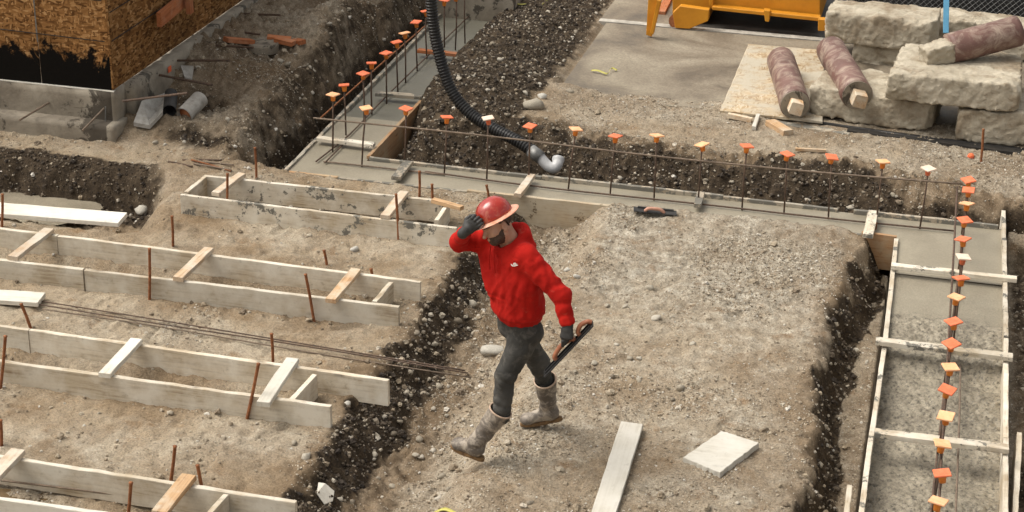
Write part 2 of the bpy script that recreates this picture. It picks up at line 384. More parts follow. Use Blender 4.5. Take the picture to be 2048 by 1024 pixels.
def make_pour():
    m, n, b = new_mat('fresh_poured_concrete'); v = coords(n, 'Object')
    g = n.nodes.new('ShaderNodeNewGeometry'); sx = n.nodes.new('ShaderNodeSeparateXYZ'); n.links.new(g.outputs['Position'], sx.inputs[0])
    a = noise(n, v, 2.2, 6, 0.6, 0.5); e = n.nodes.new('ShaderNodeMath'); e.operation = 'MULTIPLY_ADD'; e.inputs[1].default_value = 0.35; n.links.new(noise(n, v, 3.0, 6, 0.7), e.inputs[0]); n.links.new(sx.outputs[1], e.inputs[2])
    mr = n.nodes.new('ShaderNodeMapRange'); mr.inputs[1].default_value = 13.33; mr.inputs[2].default_value = 13.45; n.links.new(e.outputs[0], mr.inputs[0])
    c1 = ramp(n, a, [(0.3, (0.235, 0.205, 0.15)), (0.7, (0.31, 0.275, 0.205))]); c2 = ramp(n, noise(n, v, 5, 7, 0.7, 0.4), [(0.3, (0.17, 0.145, 0.105)), (0.7, (0.34, 0.30, 0.225))])
    c = mix(n, mr.outputs[0], c2, c1); c = mix(n, 1.0, c, ramp(n, noise(n, v, 60, 6, 0.7), [(0.3, gray(0.84)), (0.7, gray(1.12))]), 'MULTIPLY')
    pit = ramp(n, noise(n, v, 30, 4, 0.75), [(0.36, gray(0.35)), (0.47, gray(0.95)), (0.7, gray(1.25))]); c = mix(n, mr.outputs[0], mix(n, 1.0, c, pit, 'MULTIPLY'), c)
    n.links.new(c, b.inputs['Base Color']); b.inputs['Roughness'].default_value = 0.55
    bump(n, b, noise(n, v, 45, 7, 0.7), 0.6, 0.015); return m
M_rough = make_wet('fresh_rough_concrete', (0.19, 0.16, 0.11), (0.31, 0.27, 0.195), 0.7, 0.9, 38)
M_freshdark = make_wet('shade_toned_concrete', (0.12, 0.115, 0.09), (0.17, 0.16, 0.125), 0.42, 0.12, 50)  # darker, glossier copy of the fresh concrete, shade put into its colour
M_puddle = make_wet('muddy_water', (0.10, 0.065, 0.03), (0.16, 0.11, 0.06), 0.12, 0.03, 8)

def make_slab():
    m, n, b = new_mat('old_paving'); v = coords(n, 'Object')
    a = noise(n, v, 0.9, 8, 0.65, 0.7)
    c = ramp(n, a, [(0.34, (0.085, 0.068, 0.048)), (0.48, (0.19, 0.155, 0.11)), (0.64, (0.29, 0.25, 0.185))])
    c = mix(n, 1.0, c, ramp(n, noise(n, v, 40, 8, 0.75), [(0.3, gray(0.7)), (0.72, gray(1.3))]), 'MULTIPLY')
    n.links.new(c, b.inputs['Base Color']); n.links.new(ramp(n, a, [(0.35, gray(0.45)), (0.6, gray(0.85))]), b.inputs['Roughness'])
    bump(n, b, noise(n, v, 50, 8, 0.75), 0.35, 0.008); return m
M_slab = make_slab()
M_asph = simple('dark_wet_asphalt', (0.028, 0.025, 0.022), (0.075, 0.068, 0.06), 4, 0.55, 0.4, 0.01, bscale=60)
M_line = simple('worn_white_line', (0.25, 0.23, 0.19), (0.52, 0.49, 0.43), 9, 0.85, 0.3)

def make_osb(name, stain=False, tone=1.0, pale=False):
    m, n, b = new_mat(name); b.inputs['Specular IOR Level'].default_value = 0.08; v = coords(n, 'Object', rnd=True)
    v0 = n.nodes.new('ShaderNodeTexCoord')
    vo = n.nodes.new('ShaderNodeTexVoronoi'); vo.inputs['Scale'].default_value = 1.0; vo.inputs['Randomness'].default_value = 1.0
    mp = n.nodes.new('ShaderNodeMapping'); mp.inputs['Scale'].default_value = (18, 18, 60); mp.inputs['Rotation'].default_value = (0.2, 0.3, 0.5)
    ad = n.nodes.new('ShaderNodeVectorMath'); ad.operation = 'ADD'
    nn = n.nodes.new('ShaderNodeTexNoise'); nn.inputs['Scale'].default_value = 6; n.links.new(v, nn.inputs['Vector'])
    sc = n.nodes.new('ShaderNodeVectorMath'); sc.operation = 'SCALE'; sc.inputs['Scale'].default_value = 0.06; n.links.new(nn.outputs['Color'], sc.inputs[0])
    n.links.new(v, ad.inputs[0]); n.links.new(sc.outputs[0], ad.inputs[1]); n.links.new(ad.outputs[0], mp.inputs[0]); n.links.new(mp.outputs[0], vo.inputs['Vector'])
    vo2 = n.nodes.new('ShaderNodeTexVoronoi'); vo2.inputs['Scale'].default_value = 1.0
    mp2 = n.nodes.new('ShaderNodeMapping'); mp2.inputs['Scale'].default_value = (66, 17, 20); mp2.inputs['Rotation'].default_value = (0.6, -0.2, -0.4)
    n.links.new(ad.outputs[0], mp2.inputs[0]); n.links.new(mp2.outputs[0], vo2.inputs['Vector'])
    s1 = n.nodes.new('ShaderNodeSeparateColor'); n.links.new(vo.outputs['Color'], s1.inputs[0])
    s2 = n.nodes.new('ShaderNodeSeparateColor'); n.links.new(vo2.outputs['Color'], s2.inputs[0])
    k = tone
    if pale: st = [(0, (0.30, 0.20, 0.11)), (0.35, (0.42, 0.32, 0.20)), (1, (0.52, 0.44, 0.32))]
    else: st = [(0, (0.09*k, 0.040*k, 0.014*k)), (0.4, (0.22*k, 0.105*k, 0.036*k)), (0.8, (0.34*k, 0.175*k, 0.065*k)), (1, (0.46*k, 0.27*k, 0.12*k))]
    c = mix(n, ramp(n, s1.outputs[2], [(0.48, gray(0)), (0.52, gray(1))]), ramp(n, s1.outputs[0], st), ramp(n, s2.outputs[1], st))
    c = mix(n, 1.0, c, ramp(n, noise(n, v, 1.3, 6, 0.6), [(0.3, gray(0.65)), (0.7, gray(1.15))]), 'MULTIPLY')
    if pale: c = mix(n, ramp(n, noise(n, v, 2.2, 8, 0.7), [(0.42, gray(0)), (0.56, gray(0.85))]), c, (0.45, 0.41, 0.33))
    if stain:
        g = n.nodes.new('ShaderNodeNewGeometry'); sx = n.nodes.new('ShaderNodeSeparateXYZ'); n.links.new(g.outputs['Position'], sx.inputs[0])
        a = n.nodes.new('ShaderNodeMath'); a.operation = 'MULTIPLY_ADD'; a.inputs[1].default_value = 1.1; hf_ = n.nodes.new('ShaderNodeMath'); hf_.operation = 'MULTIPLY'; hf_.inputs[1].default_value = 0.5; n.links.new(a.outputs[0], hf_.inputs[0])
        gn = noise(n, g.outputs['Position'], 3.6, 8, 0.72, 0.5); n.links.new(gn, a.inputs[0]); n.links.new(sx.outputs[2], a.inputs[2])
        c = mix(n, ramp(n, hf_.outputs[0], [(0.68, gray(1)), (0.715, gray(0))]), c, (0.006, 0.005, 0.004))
    n.links.new(c, b.inputs['Base Color']); b.inputs['Roughness'].default_value = 0.8
    bump(n, b, s1.outputs[1], 0.35, 0.006); return m
M_osb = make_osb('osb_sheathing', True, 1.1); M_osb2 = make_osb('osb_sheathing_side', False, 0.85); M_osbpale = make_osb('osb_sheet_dusty', pale=True)

def make_found():
    m, n, b = new_mat('foundation_concrete'); v = coords(n, 'Object')
    c = ramp(n, noise(n, v, 3.0, 7, 0.65, 0.3), [(0.3, (0.15, 0.125, 0.095)), (0.5, (0.25, 0.215, 0.165)), (0.72, (0.36, 0.32, 0.255))])
    st = noise(n, v, 2.4, 8, 0.7, 0.6)
    c = mix(n, ramp(n, st, [(0.55, gray(0)), (0.585, gray(0.85))]), c, (0.045, 0.038, 0.028))
    g = n.nodes.new('ShaderNodeNewGeometry'); sx = n.nodes.new('ShaderNodeSeparateXYZ'); n.links.new(g.outputs['Position'], sx.inputs[0])
    q = n.nodes.new('ShaderNodeMath'); q.operation = 'MULTIPLY_ADD'; q.inputs[1].default_value = 0.9; n.links.new(noise(n, g.outputs['Position'], 3.2, 8, 0.72, 0.4), q.inputs[0]); 
    mr = n.nodes.new('ShaderNodeMapRange'); mr.inputs[1].default_value = -8.35; mr.inputs[2].default_value = -7.75; mr.inputs[3].default_value = -0.25; mr.inputs[4].default_value = 0.22; n.links.new(sx.outputs[0], mr.inputs[0]); n.links.new(mr.outputs[0], q.inputs[2])
    lim = n.nodes.new('ShaderNodeMath'); lim.operation = 'LESS_THAN'; lim.inputs[1].default_value = -7.62; n.links.new(sx.outputs[0], lim.inputs[0])
    mq = n.nodes.new('ShaderNodeMath'); mq.operation = 'MULTIPLY'; n.links.new(ramp(n, q.outputs[0], [(0.56, gray(0)), (0.60, gray(0.85))]), mq.inputs[0]); n.links.new(lim.outputs[0], mq.inputs[1])
    c = mix(n, mq.outputs[0], c, (0.04, 0.03, 0.02))
    n.links.new(c, b.inputs['Base Color']); b.inputs['Roughness'].default_value = 0.9
    bump(n, b, noise(n, v, 26, 8, 0.7), 0.5, 0.012); return m
M_found = make_found()

def make_column():
    m, n, b = new_mat('brown_column_shell'); v = coords(n, 'Object', rnd=True)
    c = ramp(n, noise(n, v, 3, 6, 0.6), [(0.3, (0.10, 0.048, 0.038)), (0.6, (0.17, 0.088, 0.070)), (0.8, (0.24, 0.15, 0.12))])
    vs = coords(n, 'Object', (2.2, 2.2, 2.2), rnd=True)
    c = mix(n, ramp(n, noise(n, vs, 2.6, 8, 0.72, 1.0), [(0.46, gray(0)), (0.64, gray(0.7))]), c, (0.40, 0.32, 0.25))
    n.links.new(c, b.inputs['Base Color']); b.inputs['Roughness'].default_value = 0.55
    bump(n, b, noise(n, v, 22, 6, 0.7), 0.3, 0.006); return m
M_column = make_column()

def make_cloth(name, base, hi, rough, ns, bs=0.35, dirt=None, dirtf=0.0, dlim=(0.5, 0.7)):
    m, n, b = new_mat(name); v = coords(n, 'Object')
    c = ramp(n, noise(n, v, 5, 4, 0.5), [(0.3, base), (0.7, hi)])
    if dirt:
        c = mix(n, ramp(n, noise(n, v, 11, 8, 0.72, 0.6), [(dlim[0], gray(0)), (dlim[1], gray(dirtf))]), c, dirt)
    n.links.new(c, b.inputs['Base Color']); b.inputs['Roughness'].default_value = rough
    b.inputs['Specular IOR Level'].default_value = 0.2
    bump(n, b, noise(n, v, ns, 4, 0.6), bs, 0.003); return m
M_red = make_cloth('red_fleece', (0.36, 0.008, 0.005), (0.48, 0.014, 0.008), 0.9, 60, 0.25, (0.62, 0.20, 0.14), 0.35, (0.60, 0.76))
M_trous = make_cloth('grey_work_trousers', (0.036, 0.035, 0.032), (0.075, 0.072, 0.066), 0.85, 55, 0.4, (0.20, 0.185, 0.16), 0.5, (0.5, 0.72))
M_boot = make_cloth('muddy_rubber_boot', (0.10, 0.085, 0.072), (0.17, 0.145, 0.122), 0.55, 45, 0.3, (0.40, 0.345, 0.28), 0.9, (0.45, 0.60))
M_boottoe = make_cloth('boot_mud', (0.10, 0.085, 0.05), (0.2, 0.17, 0.11), 0.6, 45, 0.3, (0.3, 0.25, 0.17), 0.7, (0.44, 0.6))
def make_hat():
    m, n, b = new_mat('red_hard_hat'); v = coords(n, 'Object')
    c = ramp(n, noise(n, v, 9, 5, 0.55), [(0.3, (0.26, 0.010, 0.005)), (0.7, (0.40, 0.022, 0.009))])
    c = mix(n, ramp(n, noise(n, v, 13, 8, 0.7, 0.6), [(0.50, gray(0)), (0.66, gray(0.55))]), c, (0.55, 0.20, 0.12))  # pale mottling: scuffs, plus the sky's reflection put into the colour
    n.links.new(c, b.inputs['Base Color']); b.inputs['Roughness'].default_value = 0.2; b.inputs['Coat Weight'].default_value = 0.5; b.inputs['Coat Roughness'].default_value = 0.12
    return m
M_hat = make_hat()
M_brim = simple('faded_orange_brim', (0.60, 0.20, 0.10), (0.72, 0.44, 0.33), 16, 0.35, 0.1, c3=(0.78, 0.52, 0.40))

# ------------------------------------------------------------------ terrain
def lerp_at(t, xs, ys): return np.interp(t, xs, ys)
def terrain(x, y, fine=True):
    x = np.asarray(x, float); y = np.asarray(y, float)
    wx = x+0.11*fbm(x, y, 1.9, 3, 3)+0.06*fbm(x, y, 7, 3, 9); wy = y+0.10*fbm(x, y, 1.7, 3, 5)+0.05*fbm(x, y, 7, 3, 11)
    z = 0.018*fbm(x, y, 1.1, 3, 21)
    damp = np.zeros_like(x); grav = np.full_like(x, 0.3); brown = np.zeros_like(x); rough = np.full_like(x, 0.25)
    back = ss(15.05, 15.25, y)
    # --- left trench between the bank and the mound
    le = np.clip((wx+3.68)/0.30, 0, 1)**0.8
    re_in = lerp_at(y, [8, 10, 12, 13.3, 14.2, 15], [-3.05, -3.08, -3.1, -3.0, -2.98, -2.95]); re_out = lerp_at(y, [8, 10, 12, 13.3, 14.2, 15], [-2.4, -2.5, -2.6, -2.62, -2.6, -2.6])
    rs = 1-np.clip((wx-re_in)/(re_out-re_in), 0, 1); rs = rs*rs*(3-2*rs)*0.5+rs*0.5
    tz = np.minimum(le, rs)*(1-back)
    z = z-(0.27+0.03*fbm(x, y, 0.9, 2, 17))*tz
    damp = np.maximum(damp, (1-ss(-3.47, -3.30, wx+0.16*fbm(x, y, 3, 4, 18)))*(1-back)*ss(-3.74, -3.60, wx+0.12*fbm(x, y, 4, 4, 19)))
    rough = np.maximum(rough, np.maximum(tz, ss(-3.80, -3.6, wx)*(1-ss(-3.2, -3.0, wx))*(1-back))*(1.0-0.3*ss(-3.3, -3.0, wx)))
    brown = np.maximum(brown, 0.8*ss(-3.92, -3.68, wx+0.12*fbm(x, y, 3, 4, 27))*(1-ss(-3.2, -3.0, wx))*(1-back))
    grav = np.maximum(grav, tz*0.8); brown = np.maximum(brown, 0.55*tz*ss(-3.5, -3.3, wx)*np.clip(0.6+0.9*fbm(x, y, 2.5, 4, 20), 0, 1))
    # --- mound texture
    md = ss(-2.9, -2.4, x)*(1-ss(-0.6, -0.45, x))*(1-back)
    grav = np.maximum(grav, md*(0.55+0.5*ss(12.2, 13.4, y)))
    z = z+md*(0.012*fbm(x, y, 2.3, 3, 31)+0.03*ss(13.9, 14.5, y)*(1-ss(14.66, 14.85, wy)))
    # lip of soil pushed over the form on the mound's left end
    z = z+0.06*np.exp(-(((wx+2.75)/0.22)**2+((wy-14.55)/0.22)**2))
    # --- right trench
    re = lerp_at(y, [8, 10.1, 11.3, 12.35, 13.6, 14.7], [-0.56, -0.54, -0.55, -0.58, -0.50, -0.40])
    rt = ss(-0.02, 0.20, wx-re)*(1-back)*1.0
    rb = ss(0.95, 1.7, wx)
    z = z-0.36*rt*(1-rb)+0.10*rb*rt
    damp = np.maximum(damp, ss(-0.02, 0.12, wx-re+0.08*fbm(x, y, 4, 4, 23))*(1-ss(0.19, 0.27, wx-re+0.05*fbm(x, y, 5, 3, 24)))*(1-back)); brown = np.maximum(brown, 0.6*ss(-0.14, -0.02, wx-re)*(1-ss(0.0, 0.1, wx-re))*(1-back))
    damp = np.maximum(damp, np.clip(0.45+0.4*fbm(x, y, 1.5, 3, 25), 0, 1)*ss(0.85, 0.95, x)*(1-back)); brown = np.maximum(brown, 0.7*ss(0.85, 0.95, x)*(1-back)); 
    rough = np.maximum(rough, ss(-0.08, 0.06, wx-re)*(1-ss(0.2, 0.3, wx-re))*(1-back))
    rough = np.maximum(rough, 0.8*ss(0.8, 1.0, x))
    brown = np.maximum(brown, 0.5*ss(0.2, 0.35, wx-re)*(1-ss(0.8, 0.95, x))*(1-back)); grav = grav+0.4*ss(0.2, 0.35, wx-re)
    # --- trench behind the long form
    lip = lerp_at(x, [-5.2, -4.9, -3.4, -2.5, -1.5, -0.6, 0.1, 0.9, 2], [16.2, 16.2, 16.35, 16.1, 16.1, 16.1, 15.95, 15.6, 15.3])
    bt = ss(15.16, 15.24, y)*(1-ss(0, 1, (wy-15.42)/(lip-15.42)))*ss(-5.3, -5.05, x)
    bw = ss(15.2, 15.4, y)*(1-ss(0.0, 0.12, (wy-lip)))*ss(-5.25, -5.05, x)
    zb = 0.10+0.05*fbm(x, y, 1.3, 3, 41)
    z = z*(1-back)+back*(zb-0.45*bt)
    hb_ = (wy-15.3)/(lip-15.3)+0.35*fbm(x, y, 1.6, 4, 26); damp = np.maximum(damp, bw*(1-ss(0.72, 1.0, hb_))); brown = np.maximum(brown, 0.85*bw); grav = np.maximum(grav, 0.7*bw); rough = np.maximum(rough, bw)
    # --- ground round the left arm of the form
    heap = 0.22*np.exp(-(((x+4.35)/0.55)**2+((y-16.9)/0.6)**2))+0.16*np.exp(-(((x+4.5)/0.45)**2+((y-18.9)/1.3)**2))
    z = z+back*heap
    inner = ss(15.15, 15.3, y)*(1-ss(-5.12, -4.78, wx))*ss(-5.14, -5.1, x)*(1-ss(16.3, 17.2, wy))
    z = z-0.38*inner*back*(1-bt)
    damp = np.maximum(damp, 0.75*inner); 
    dk = ss(-5.15, -5.05, x)*(1-ss(-4.0, -3.75, wx))*ss(16.0, 16.4, wy)
    damp = np.maximum(damp, dk*(0.85+0.3*fbm(x, y, 1.5, 3, 61))); rough = np.maximum(rough, dk*0.8)
    # left arm trench
    la = ss(-6.42, -6.0, wx)*(1-ss(-5.14, -5.06, x))*ss(14.72, 14.95, y)
    # --- ground rising to the building
    nb = (1-ss(-6.35, -6.0, wx))*ss(14.6, 15.6, wy)
    rise = 0.20+0.24*ss(-6.7, -7.4, x)*ss(15.4, 17.0, y)
    z = z*(1-nb)+nb*(rise+0.05*fbm(x, y, 1.5, 4, 71))
    z = z-0.62*la*1.0
    wl = ss(-6.6, -6.4, wx)*(1-ss(-5.9, -5.8, x))*ss(14.6, 14.9, y); damp = np.maximum(damp, la*ss(-6.5, -6.3, wx)); rough = np.maximum(rough, np.maximum(1.7*wl, 1.3*nb)); grav = np.maximum(grav, 0.75*nb); brown = np.maximum(brown, np.clip(0.62+0.7*fbm(x, y, 1.2, 3, 77), 0, 1)*nb); damp = np.maximum(damp, nb*np.clip(0.12+0.7*fbm(x, y, 1.4, 4, 78), 0, 1)); brown = np.maximum(brown, 0.35*back*ss(-5, -4.8, x)*np.clip(0.6+fbm(x, y, 1.1, 3, 79), 0, 1))
    z = z+0.30*nb*np.exp(-(((x+6.55)/0.35)**2+((y-18.3)/0.9)**2))
    # hole where the drain pipes come out
    hole = np.exp(-(((wx+7.12)/0.28)**2+((wy-15.95)/0.35)**2)); z = z-0.30*hole; damp = np.maximum(damp, 0.8*hole*ss(15.7, 16.0, wy)); brown = np.maximum(brown, 0.5*np.exp(-(((wx+6.6)/0.5)**2+((wy-15.3)/0.35)**2)))
    damp = np.maximum(damp, 0.75*np.exp(-(((wx+6.75)/0.5)**2+((wy-15.05)/0.16)**2))); 
    damp = np.maximum(damp, 0.6*nb*ss(18.6, 20.5, wy))
    damp = np.maximum(damp, 0.55*nb*np.exp(-(((wx+6.3)/0.3)**2)))
    # --- sunken strip in front of the building
    ex = 1-ss(-6.95, -6.55, wx+0.25*(wy-14.0)); nw = ex*ss(12.9, 13.25, wy)*(1-ss(14.12, 14.5, wy))
    z = z-0.38*nw
    fw_ = ex*ss(13.95, 14.15, wy)*(1-ss(14.5, 14.62, wy)); damp = np.maximum(damp, 0.85*ex*ss(13.75, 14.1, wy)*(1-ss(14.46, 14.6, wy))); brown = np.maximum(brown, 0.3*nw); rough = np.maximum(rough, nw)
    damp = np.maximum(damp, 0.35*ex*ss(12.9, 13.1, wy)*(1-ss(13.3, 13.6, wy)))
    # --- ground dug out inside the small forms on the left bank
    for ya, yb, xe in FORM_IN:
        fi = ss(ya, ya+0.05, y)*(1-ss(yb-0.05, yb, y))*(1-ss(xe-0.05, xe, x))
        z = z-0.05*fi; damp = np.maximum(damp, 0.25*fi)
    lb = (1-ss(-3.7, -3.5, x))*(1-back); pat = np.clip(0.5+1.5*fbm(x, y, 0.9, 4, 207), 0, 1); grav = grav*(1-lb*(1-pat)*0.8)
    z = z+lb*(0.016*fbm(x, y, 3.5, 4, 81, 0.65)-0.012*np.maximum(0, 1-np.abs(fbm(x, y, 2.6, 3, 83))*7))
    if fine:
        z = z+prints(x, y)
        lump = 1-cell(x, y, 9, 1); lump2 = 1-cell(x+3, y, 19, 2); f4 = fbm(x, y, 6, 5, 51, 0.6)
        z = z+rough*(0.06*(lump**1.5-0.3)+0.032*(lump2-0.4)+0.045*f4)+(0.012+0.012*np.clip(grav, 0, 1))*fbm(x, y, 12, 5, 55, 0.75)+(0.005+0.012*np.clip(grav, 0, 1))*(1-cell(x, y, 30, 5))
        grav = grav+0.35*fbm(x, y, 1.6, 4, 91)
    # the slab covers the far ground
    sl_ = ss(17.45, 17.6, wy)*ss(-3.86, -3.76, x); z = z*(1-sl_)+0.07*sl_
    nearslab = ss(-3.9, -3.7, x)*ss(16.4, 16.9, y)*(1-sl_); z = z+0.02*nearslab; grav = np.maximum(grav, 0.6*nearslab)
    far = ss(24, 40, np.hypot(x, y-10)); z = z*(1-far)+0.05*far
    yl = 14.69+(0.10+0.10*fbm(x, y, 2.6, 3, 401))*ss(-3.0, -2.8, x)*(1-ss(-0.62, -0.45, x))+0.05*fbm(x, 0*y, 3.1, 3, 402)*(x > -5.7)*(x < -3.9)
    inn = ((x > -5.78) & (x < 0.82) & (y > yl) & (y < 15.235)) | ((x > -0.13) & (x < 0.82) & (y < 15.235)) | ((x > -5.83) & (x < -5.08) & (y > 14.69))
    z = np.where(inn, np.minimum(z-0.3, -0.25), z)
    return z, np.clip(damp, 0, 1), np.clip(grav, 0, 1), np.clip(brown, 0, 1), np.clip(rough, 0, 1.8)
FORM_IN = [(13.66, 14.28, -4.0), (11.88, 12.3, -3.98), (10.25, 10.62, -3.86), (8.6, 9.12, -4.0)]
PRINTS = []
_rp = random.Random(31)
for _ in range(95):
    if _rp.random() < 0.5: PRINTS.append((_rp.uniform(-2.5, -0.75), _rp.uniform(9.4, 13.8), _rp.uniform(0, math.pi), _rp.uniform(0.006, 0.014)))
    else: PRINTS.append((_rp.uniform(-6.4, -3.9), _rp.uniform(9.3, 13.6), _rp.uniform(0, math.pi), _rp.uniform(0.008, 0.018)))
def prints(x, y):
    z = np.zeros_like(x)
    for cx_, cy_, a, dp in PRINTS:
        m = (np.abs(x-cx_) < 0.25) & (np.abs(y-cy_) < 0.25)
        if not m.any(): continue
        dx = x[m]-cx_; dy = y[m]-cy_; u = dx*math.cos(a)+dy*math.sin(a); v = -dx*math.sin(a)+dy*math.cos(a)
        r = np.sqrt((u/0.15)**2+(v/(0.052-0.012*np.sin(u*18)))**2)
        z[m] += -dp*(1-ss(0.8, 1.05, r))*(1+0.25*np.sign(np.sin(u*170)))+dp*0.55*np.exp(-((r-1.2)/0.2)**2)
    return z
def gz(x, y): return float(terrain(np.array([x]), np.array([y]))[0][0])
def near_ground(x, y, ex=0.0): return np.array([x, y, gz(x, y)+ex])
def PG(px, py, it=6):               # photo pixel -> point on the terrain
    z = 0.0
    for _ in range(it):
        p = P(px, py, z); z = 0.5*z+0.5*gz(p[0], p[1])
    p = P(px, py, z); p[2] = gz(p[0], p[1]); return p

def axis_vals(lo, hi, step, outer):
    a = np.arange(lo, hi, step); left = lo-np.array(outer)[::-1]; right = hi+np.array(outer)
    return np.concatenate([left, a, right])
OUT = [0.05, 0.15, 0.4, 1, 2, 4, 8, 15, 30, 60, 120, 250]
gx = axis_vals(-9.6, 2.2, 0.0205, OUT)
ya = [8.2]
while ya[-1] < 22.5: ya.append(ya[-1]+0.019+0.0022*(ya[-1]-8.2))
ya = np.array(ya); gy = np.concatenate([8.2-np.array([0.05, 0.15, 0.4, 1, 2, 4, 8, 15, 30, 60, 120, 250])[::-1], ya, ya[-1]+np.array(OUT)])
GX, GY = np.meshgrid(gx, gy, indexing='xy')
TZ, TD, TG, TB, TR = terrain(GX.ravel(), GY.ravel())
nx, ny = len(gx), len(gy)
V = np.stack([GX.ravel(), GY.ravel(), TZ], 1)
ii = (np.arange(ny-1)[:, None]*nx+np.arange(nx-1)[None, :]).ravel()
Q = np.stack([ii, ii+1, ii+nx+1, ii+nx], 1)
ground = np_mesh('ground', V, Q, M_ground)
ca = ground.data.color_attributes.new('zone', 'FLOAT_COLOR', 'POINT')
ca.data.foreach_set('color', np.stack([TD, TG, TB, np.ones_like(TD)], 1).astype(np.float32).ravel())
tag(ground, kind='structure')

# ------------------------------------------------------------------ gravel and clods (uncountable)
def scatter(name, label, cat, n, dens, size_lo, size_hi, pw, mat, seed, flat=0.7, sink=0.25, region=(-9.3, 2.1, 8.3, 21.5)):
    rs = np.random.RandomState(seed)
    m = int(n*3.5); x = rs.uniform(region[0], region[1], m); y0 = region[2]; y1 = region[3]
    y = y0+(y1-y0)*rs.uniform(0, 1, m)**1.35
    z, d, g, b, r = terrain(x, y)
    keep = rs.uniform(0, 1, m) < dens(x, y, z, d, g, b, r)
    x, y, z = x[keep][:n], y[keep][:n], z[keep][:n]; k = len(x)
    s = size_lo*(1-rs.uniform(0, 1, k)*(1-(size_hi/size_lo)**(-pw)))**(-1/pw)
    me = bpy.data.meshes.new(name); me.vertices.add(k)
    me.vertices.foreach_set('co', np.stack([x, y, z+s*(0.5-sink)*flat*0.6], 1).astype(np.float32).ravel())
    a = me.attributes.new('rs', 'FLOAT', 'POINT'); a.data.foreach_set('value', s.astype(np.float32)); me.materials.append(mat)
    o = bpy.data.objects.new(name, me); COL.objects.link(o); tag(o, label, cat, kind='stuff')
    g = bpy.data.node_groups.new(name+'_nodes', 'GeometryNodeTree')
    g.interface.new_socket('Geometry', in_out='INPUT', socket_type='NodeSocketGeometry'); g.interface.new_socket('Geometry', in_out='OUTPUT', socket_type='NodeSocketGeometry')
    gi = g.nodes.new('NodeGroupInput'); go = g.nodes.new('NodeGroupOutput')
    jn = g.nodes.new('GeometryNodeJoinGeometry')
    for v in range(4):
        ico = g.nodes.new('GeometryNodeMeshIcoSphere'); ico.inputs['Radius'].default_value = 0.5; ico.inputs['Subdivisions'].default_value = 2
        sp = g.nodes.new('GeometryNodeSetPosition'); pos = g.nodes.new('GeometryNodeInputPosition')
        nz = g.nodes.new('ShaderNodeTexNoise'); nz.inputs['Scale'].default_value = 2.6; nz.inputs['Detail'].default_value = 2
        ad = g.nodes.new('ShaderNodeVectorMath'); ad.operation = 'ADD'; ad.inputs[1].default_value = (v*7.1, v*3.3, seed)
        g.links.new(pos.outputs[0], ad.inputs[0]); g.links.new(ad.outputs[0], nz.inputs['Vector'])
        sb = g.nodes.new('ShaderNodeVectorMath'); sb.operation = 'SUBTRACT'; sb.inputs[1].default_value = (0.5, 0.5, 0.5); g.links.new(nz.outputs['Color'], sb.inputs[0])
        sc = g.nodes.new('ShaderNodeVectorMath'); sc.operation = 'SCALE'; sc.inputs['Scale'].default_value = 1.0; g.links.new(sb.outputs[0], sc.inputs[0])
        g.links.new(ico.outputs[0], sp.inputs['Geometry']); g.links.new(sc.outputs[0], sp.inputs['Offset'])
        tr = g.nodes.new('GeometryNodeTransform'); tr.inputs['Scale'].default_value = (1.0, 0.75+0.08*v, flat); g.links.new(sp.outputs[0], tr.inputs[0])
        sm = g.nodes.new('GeometryNodeSetMaterial'); sm.inputs['Material'].default_value = mat; g.links.new(tr.outputs[0], sm.inputs[0])
        gti = g.nodes.new('GeometryNodeGeometryToInstance'); g.links.new(sm.outputs[0], gti.inputs[0]); g.links.new(gti.outputs[0], jn.inputs[0])
    ip = g.nodes.new('GeometryNodeInstanceOnPoints'); g.links.new(gi.outputs[0], ip.inputs['Points']); g.links.new(jn.outputs[0], ip.inputs['Instance'])
    ip.inputs['Pick Instance'].default_value = True
    ri = g.nodes.new('FunctionNodeRandomValue'); ri.data_type = 'INT'; ri.inputs['Min'].default_value = 0; ri.inputs['Max'].default_value = 3
    g.links.new([s_ for s_ in ri.outputs if s_.enabled][0], ip.inputs['Instance Index'])
    rr = g.nodes.new('FunctionNodeRandomValue'); rr.data_type = 'FLOAT_VECTOR'; rr.inputs[0].default_value = (-0.5, -0.5, 0); rr.inputs[1].default_value = (0.5, 0.5, 6.28)
    g.links.new(rr.outputs[0], ip.inputs['Rotation'])
    na = g.nodes.new('GeometryNodeInputNamedAttribute'); na.data_type = 'FLOAT'; na.inputs['Name'].default_value = 'rs'
    g.links.new([s_ for s_ in na.outputs if s_.enabled][0], ip.inputs['Scale'])
    g.links.new(ip.outputs[0], go.inputs[0])
    md = o.modifiers.new('scatter', 'NODES'); md.node_group = g
    return o
def infoot(x, y):                   # where poured concrete and boards are
    a = (x > -0.16) & (x < 0.86) & (y < 15.25); b = (y > 14.66) & (y < 15.25) & (x > -5.8) & (x < 0.86); c = (x > -5.86) & (x < -5.04) & (y > 14.6)
    s = (x > -3.8) & (y > 17.5)
    return a | b | c | s
clump = lambda x, y: np.clip(0.42+2.0*fbm(x, y, 1.5, 5, 201, 0.6), 0, 1)
def d_grav(x, y, z, d, g, b, r): return np.where(infoot(x, y), 0, np.clip((0.03+0.95*(g*(0.12+0.88*clump(x, y)))**1.2)*(1-(x < -3.75)*(y < 14.6)*(1-np.clip(0.12+1.9*fbm(x, y, 0.9, 4, 207), 0.05, 0.9)))*(1-0.85*ss(0.35, 0.7, d)), 0, 1))
def d_clod(x, y, z, d, g, b, r): return np.where(infoot(x, y), 0, np.clip(ss(0.5, 0.8, d), 0, 1))
def d_peb(x, y, z, d, g, b, r): return np.where(infoot(x, y), 0, np.clip(0.02+0.8*r*clump(x, y)*(1-0.7*ss(15.2, 16, y))+0.15*g*clump(x, y)**2, 0, 1))
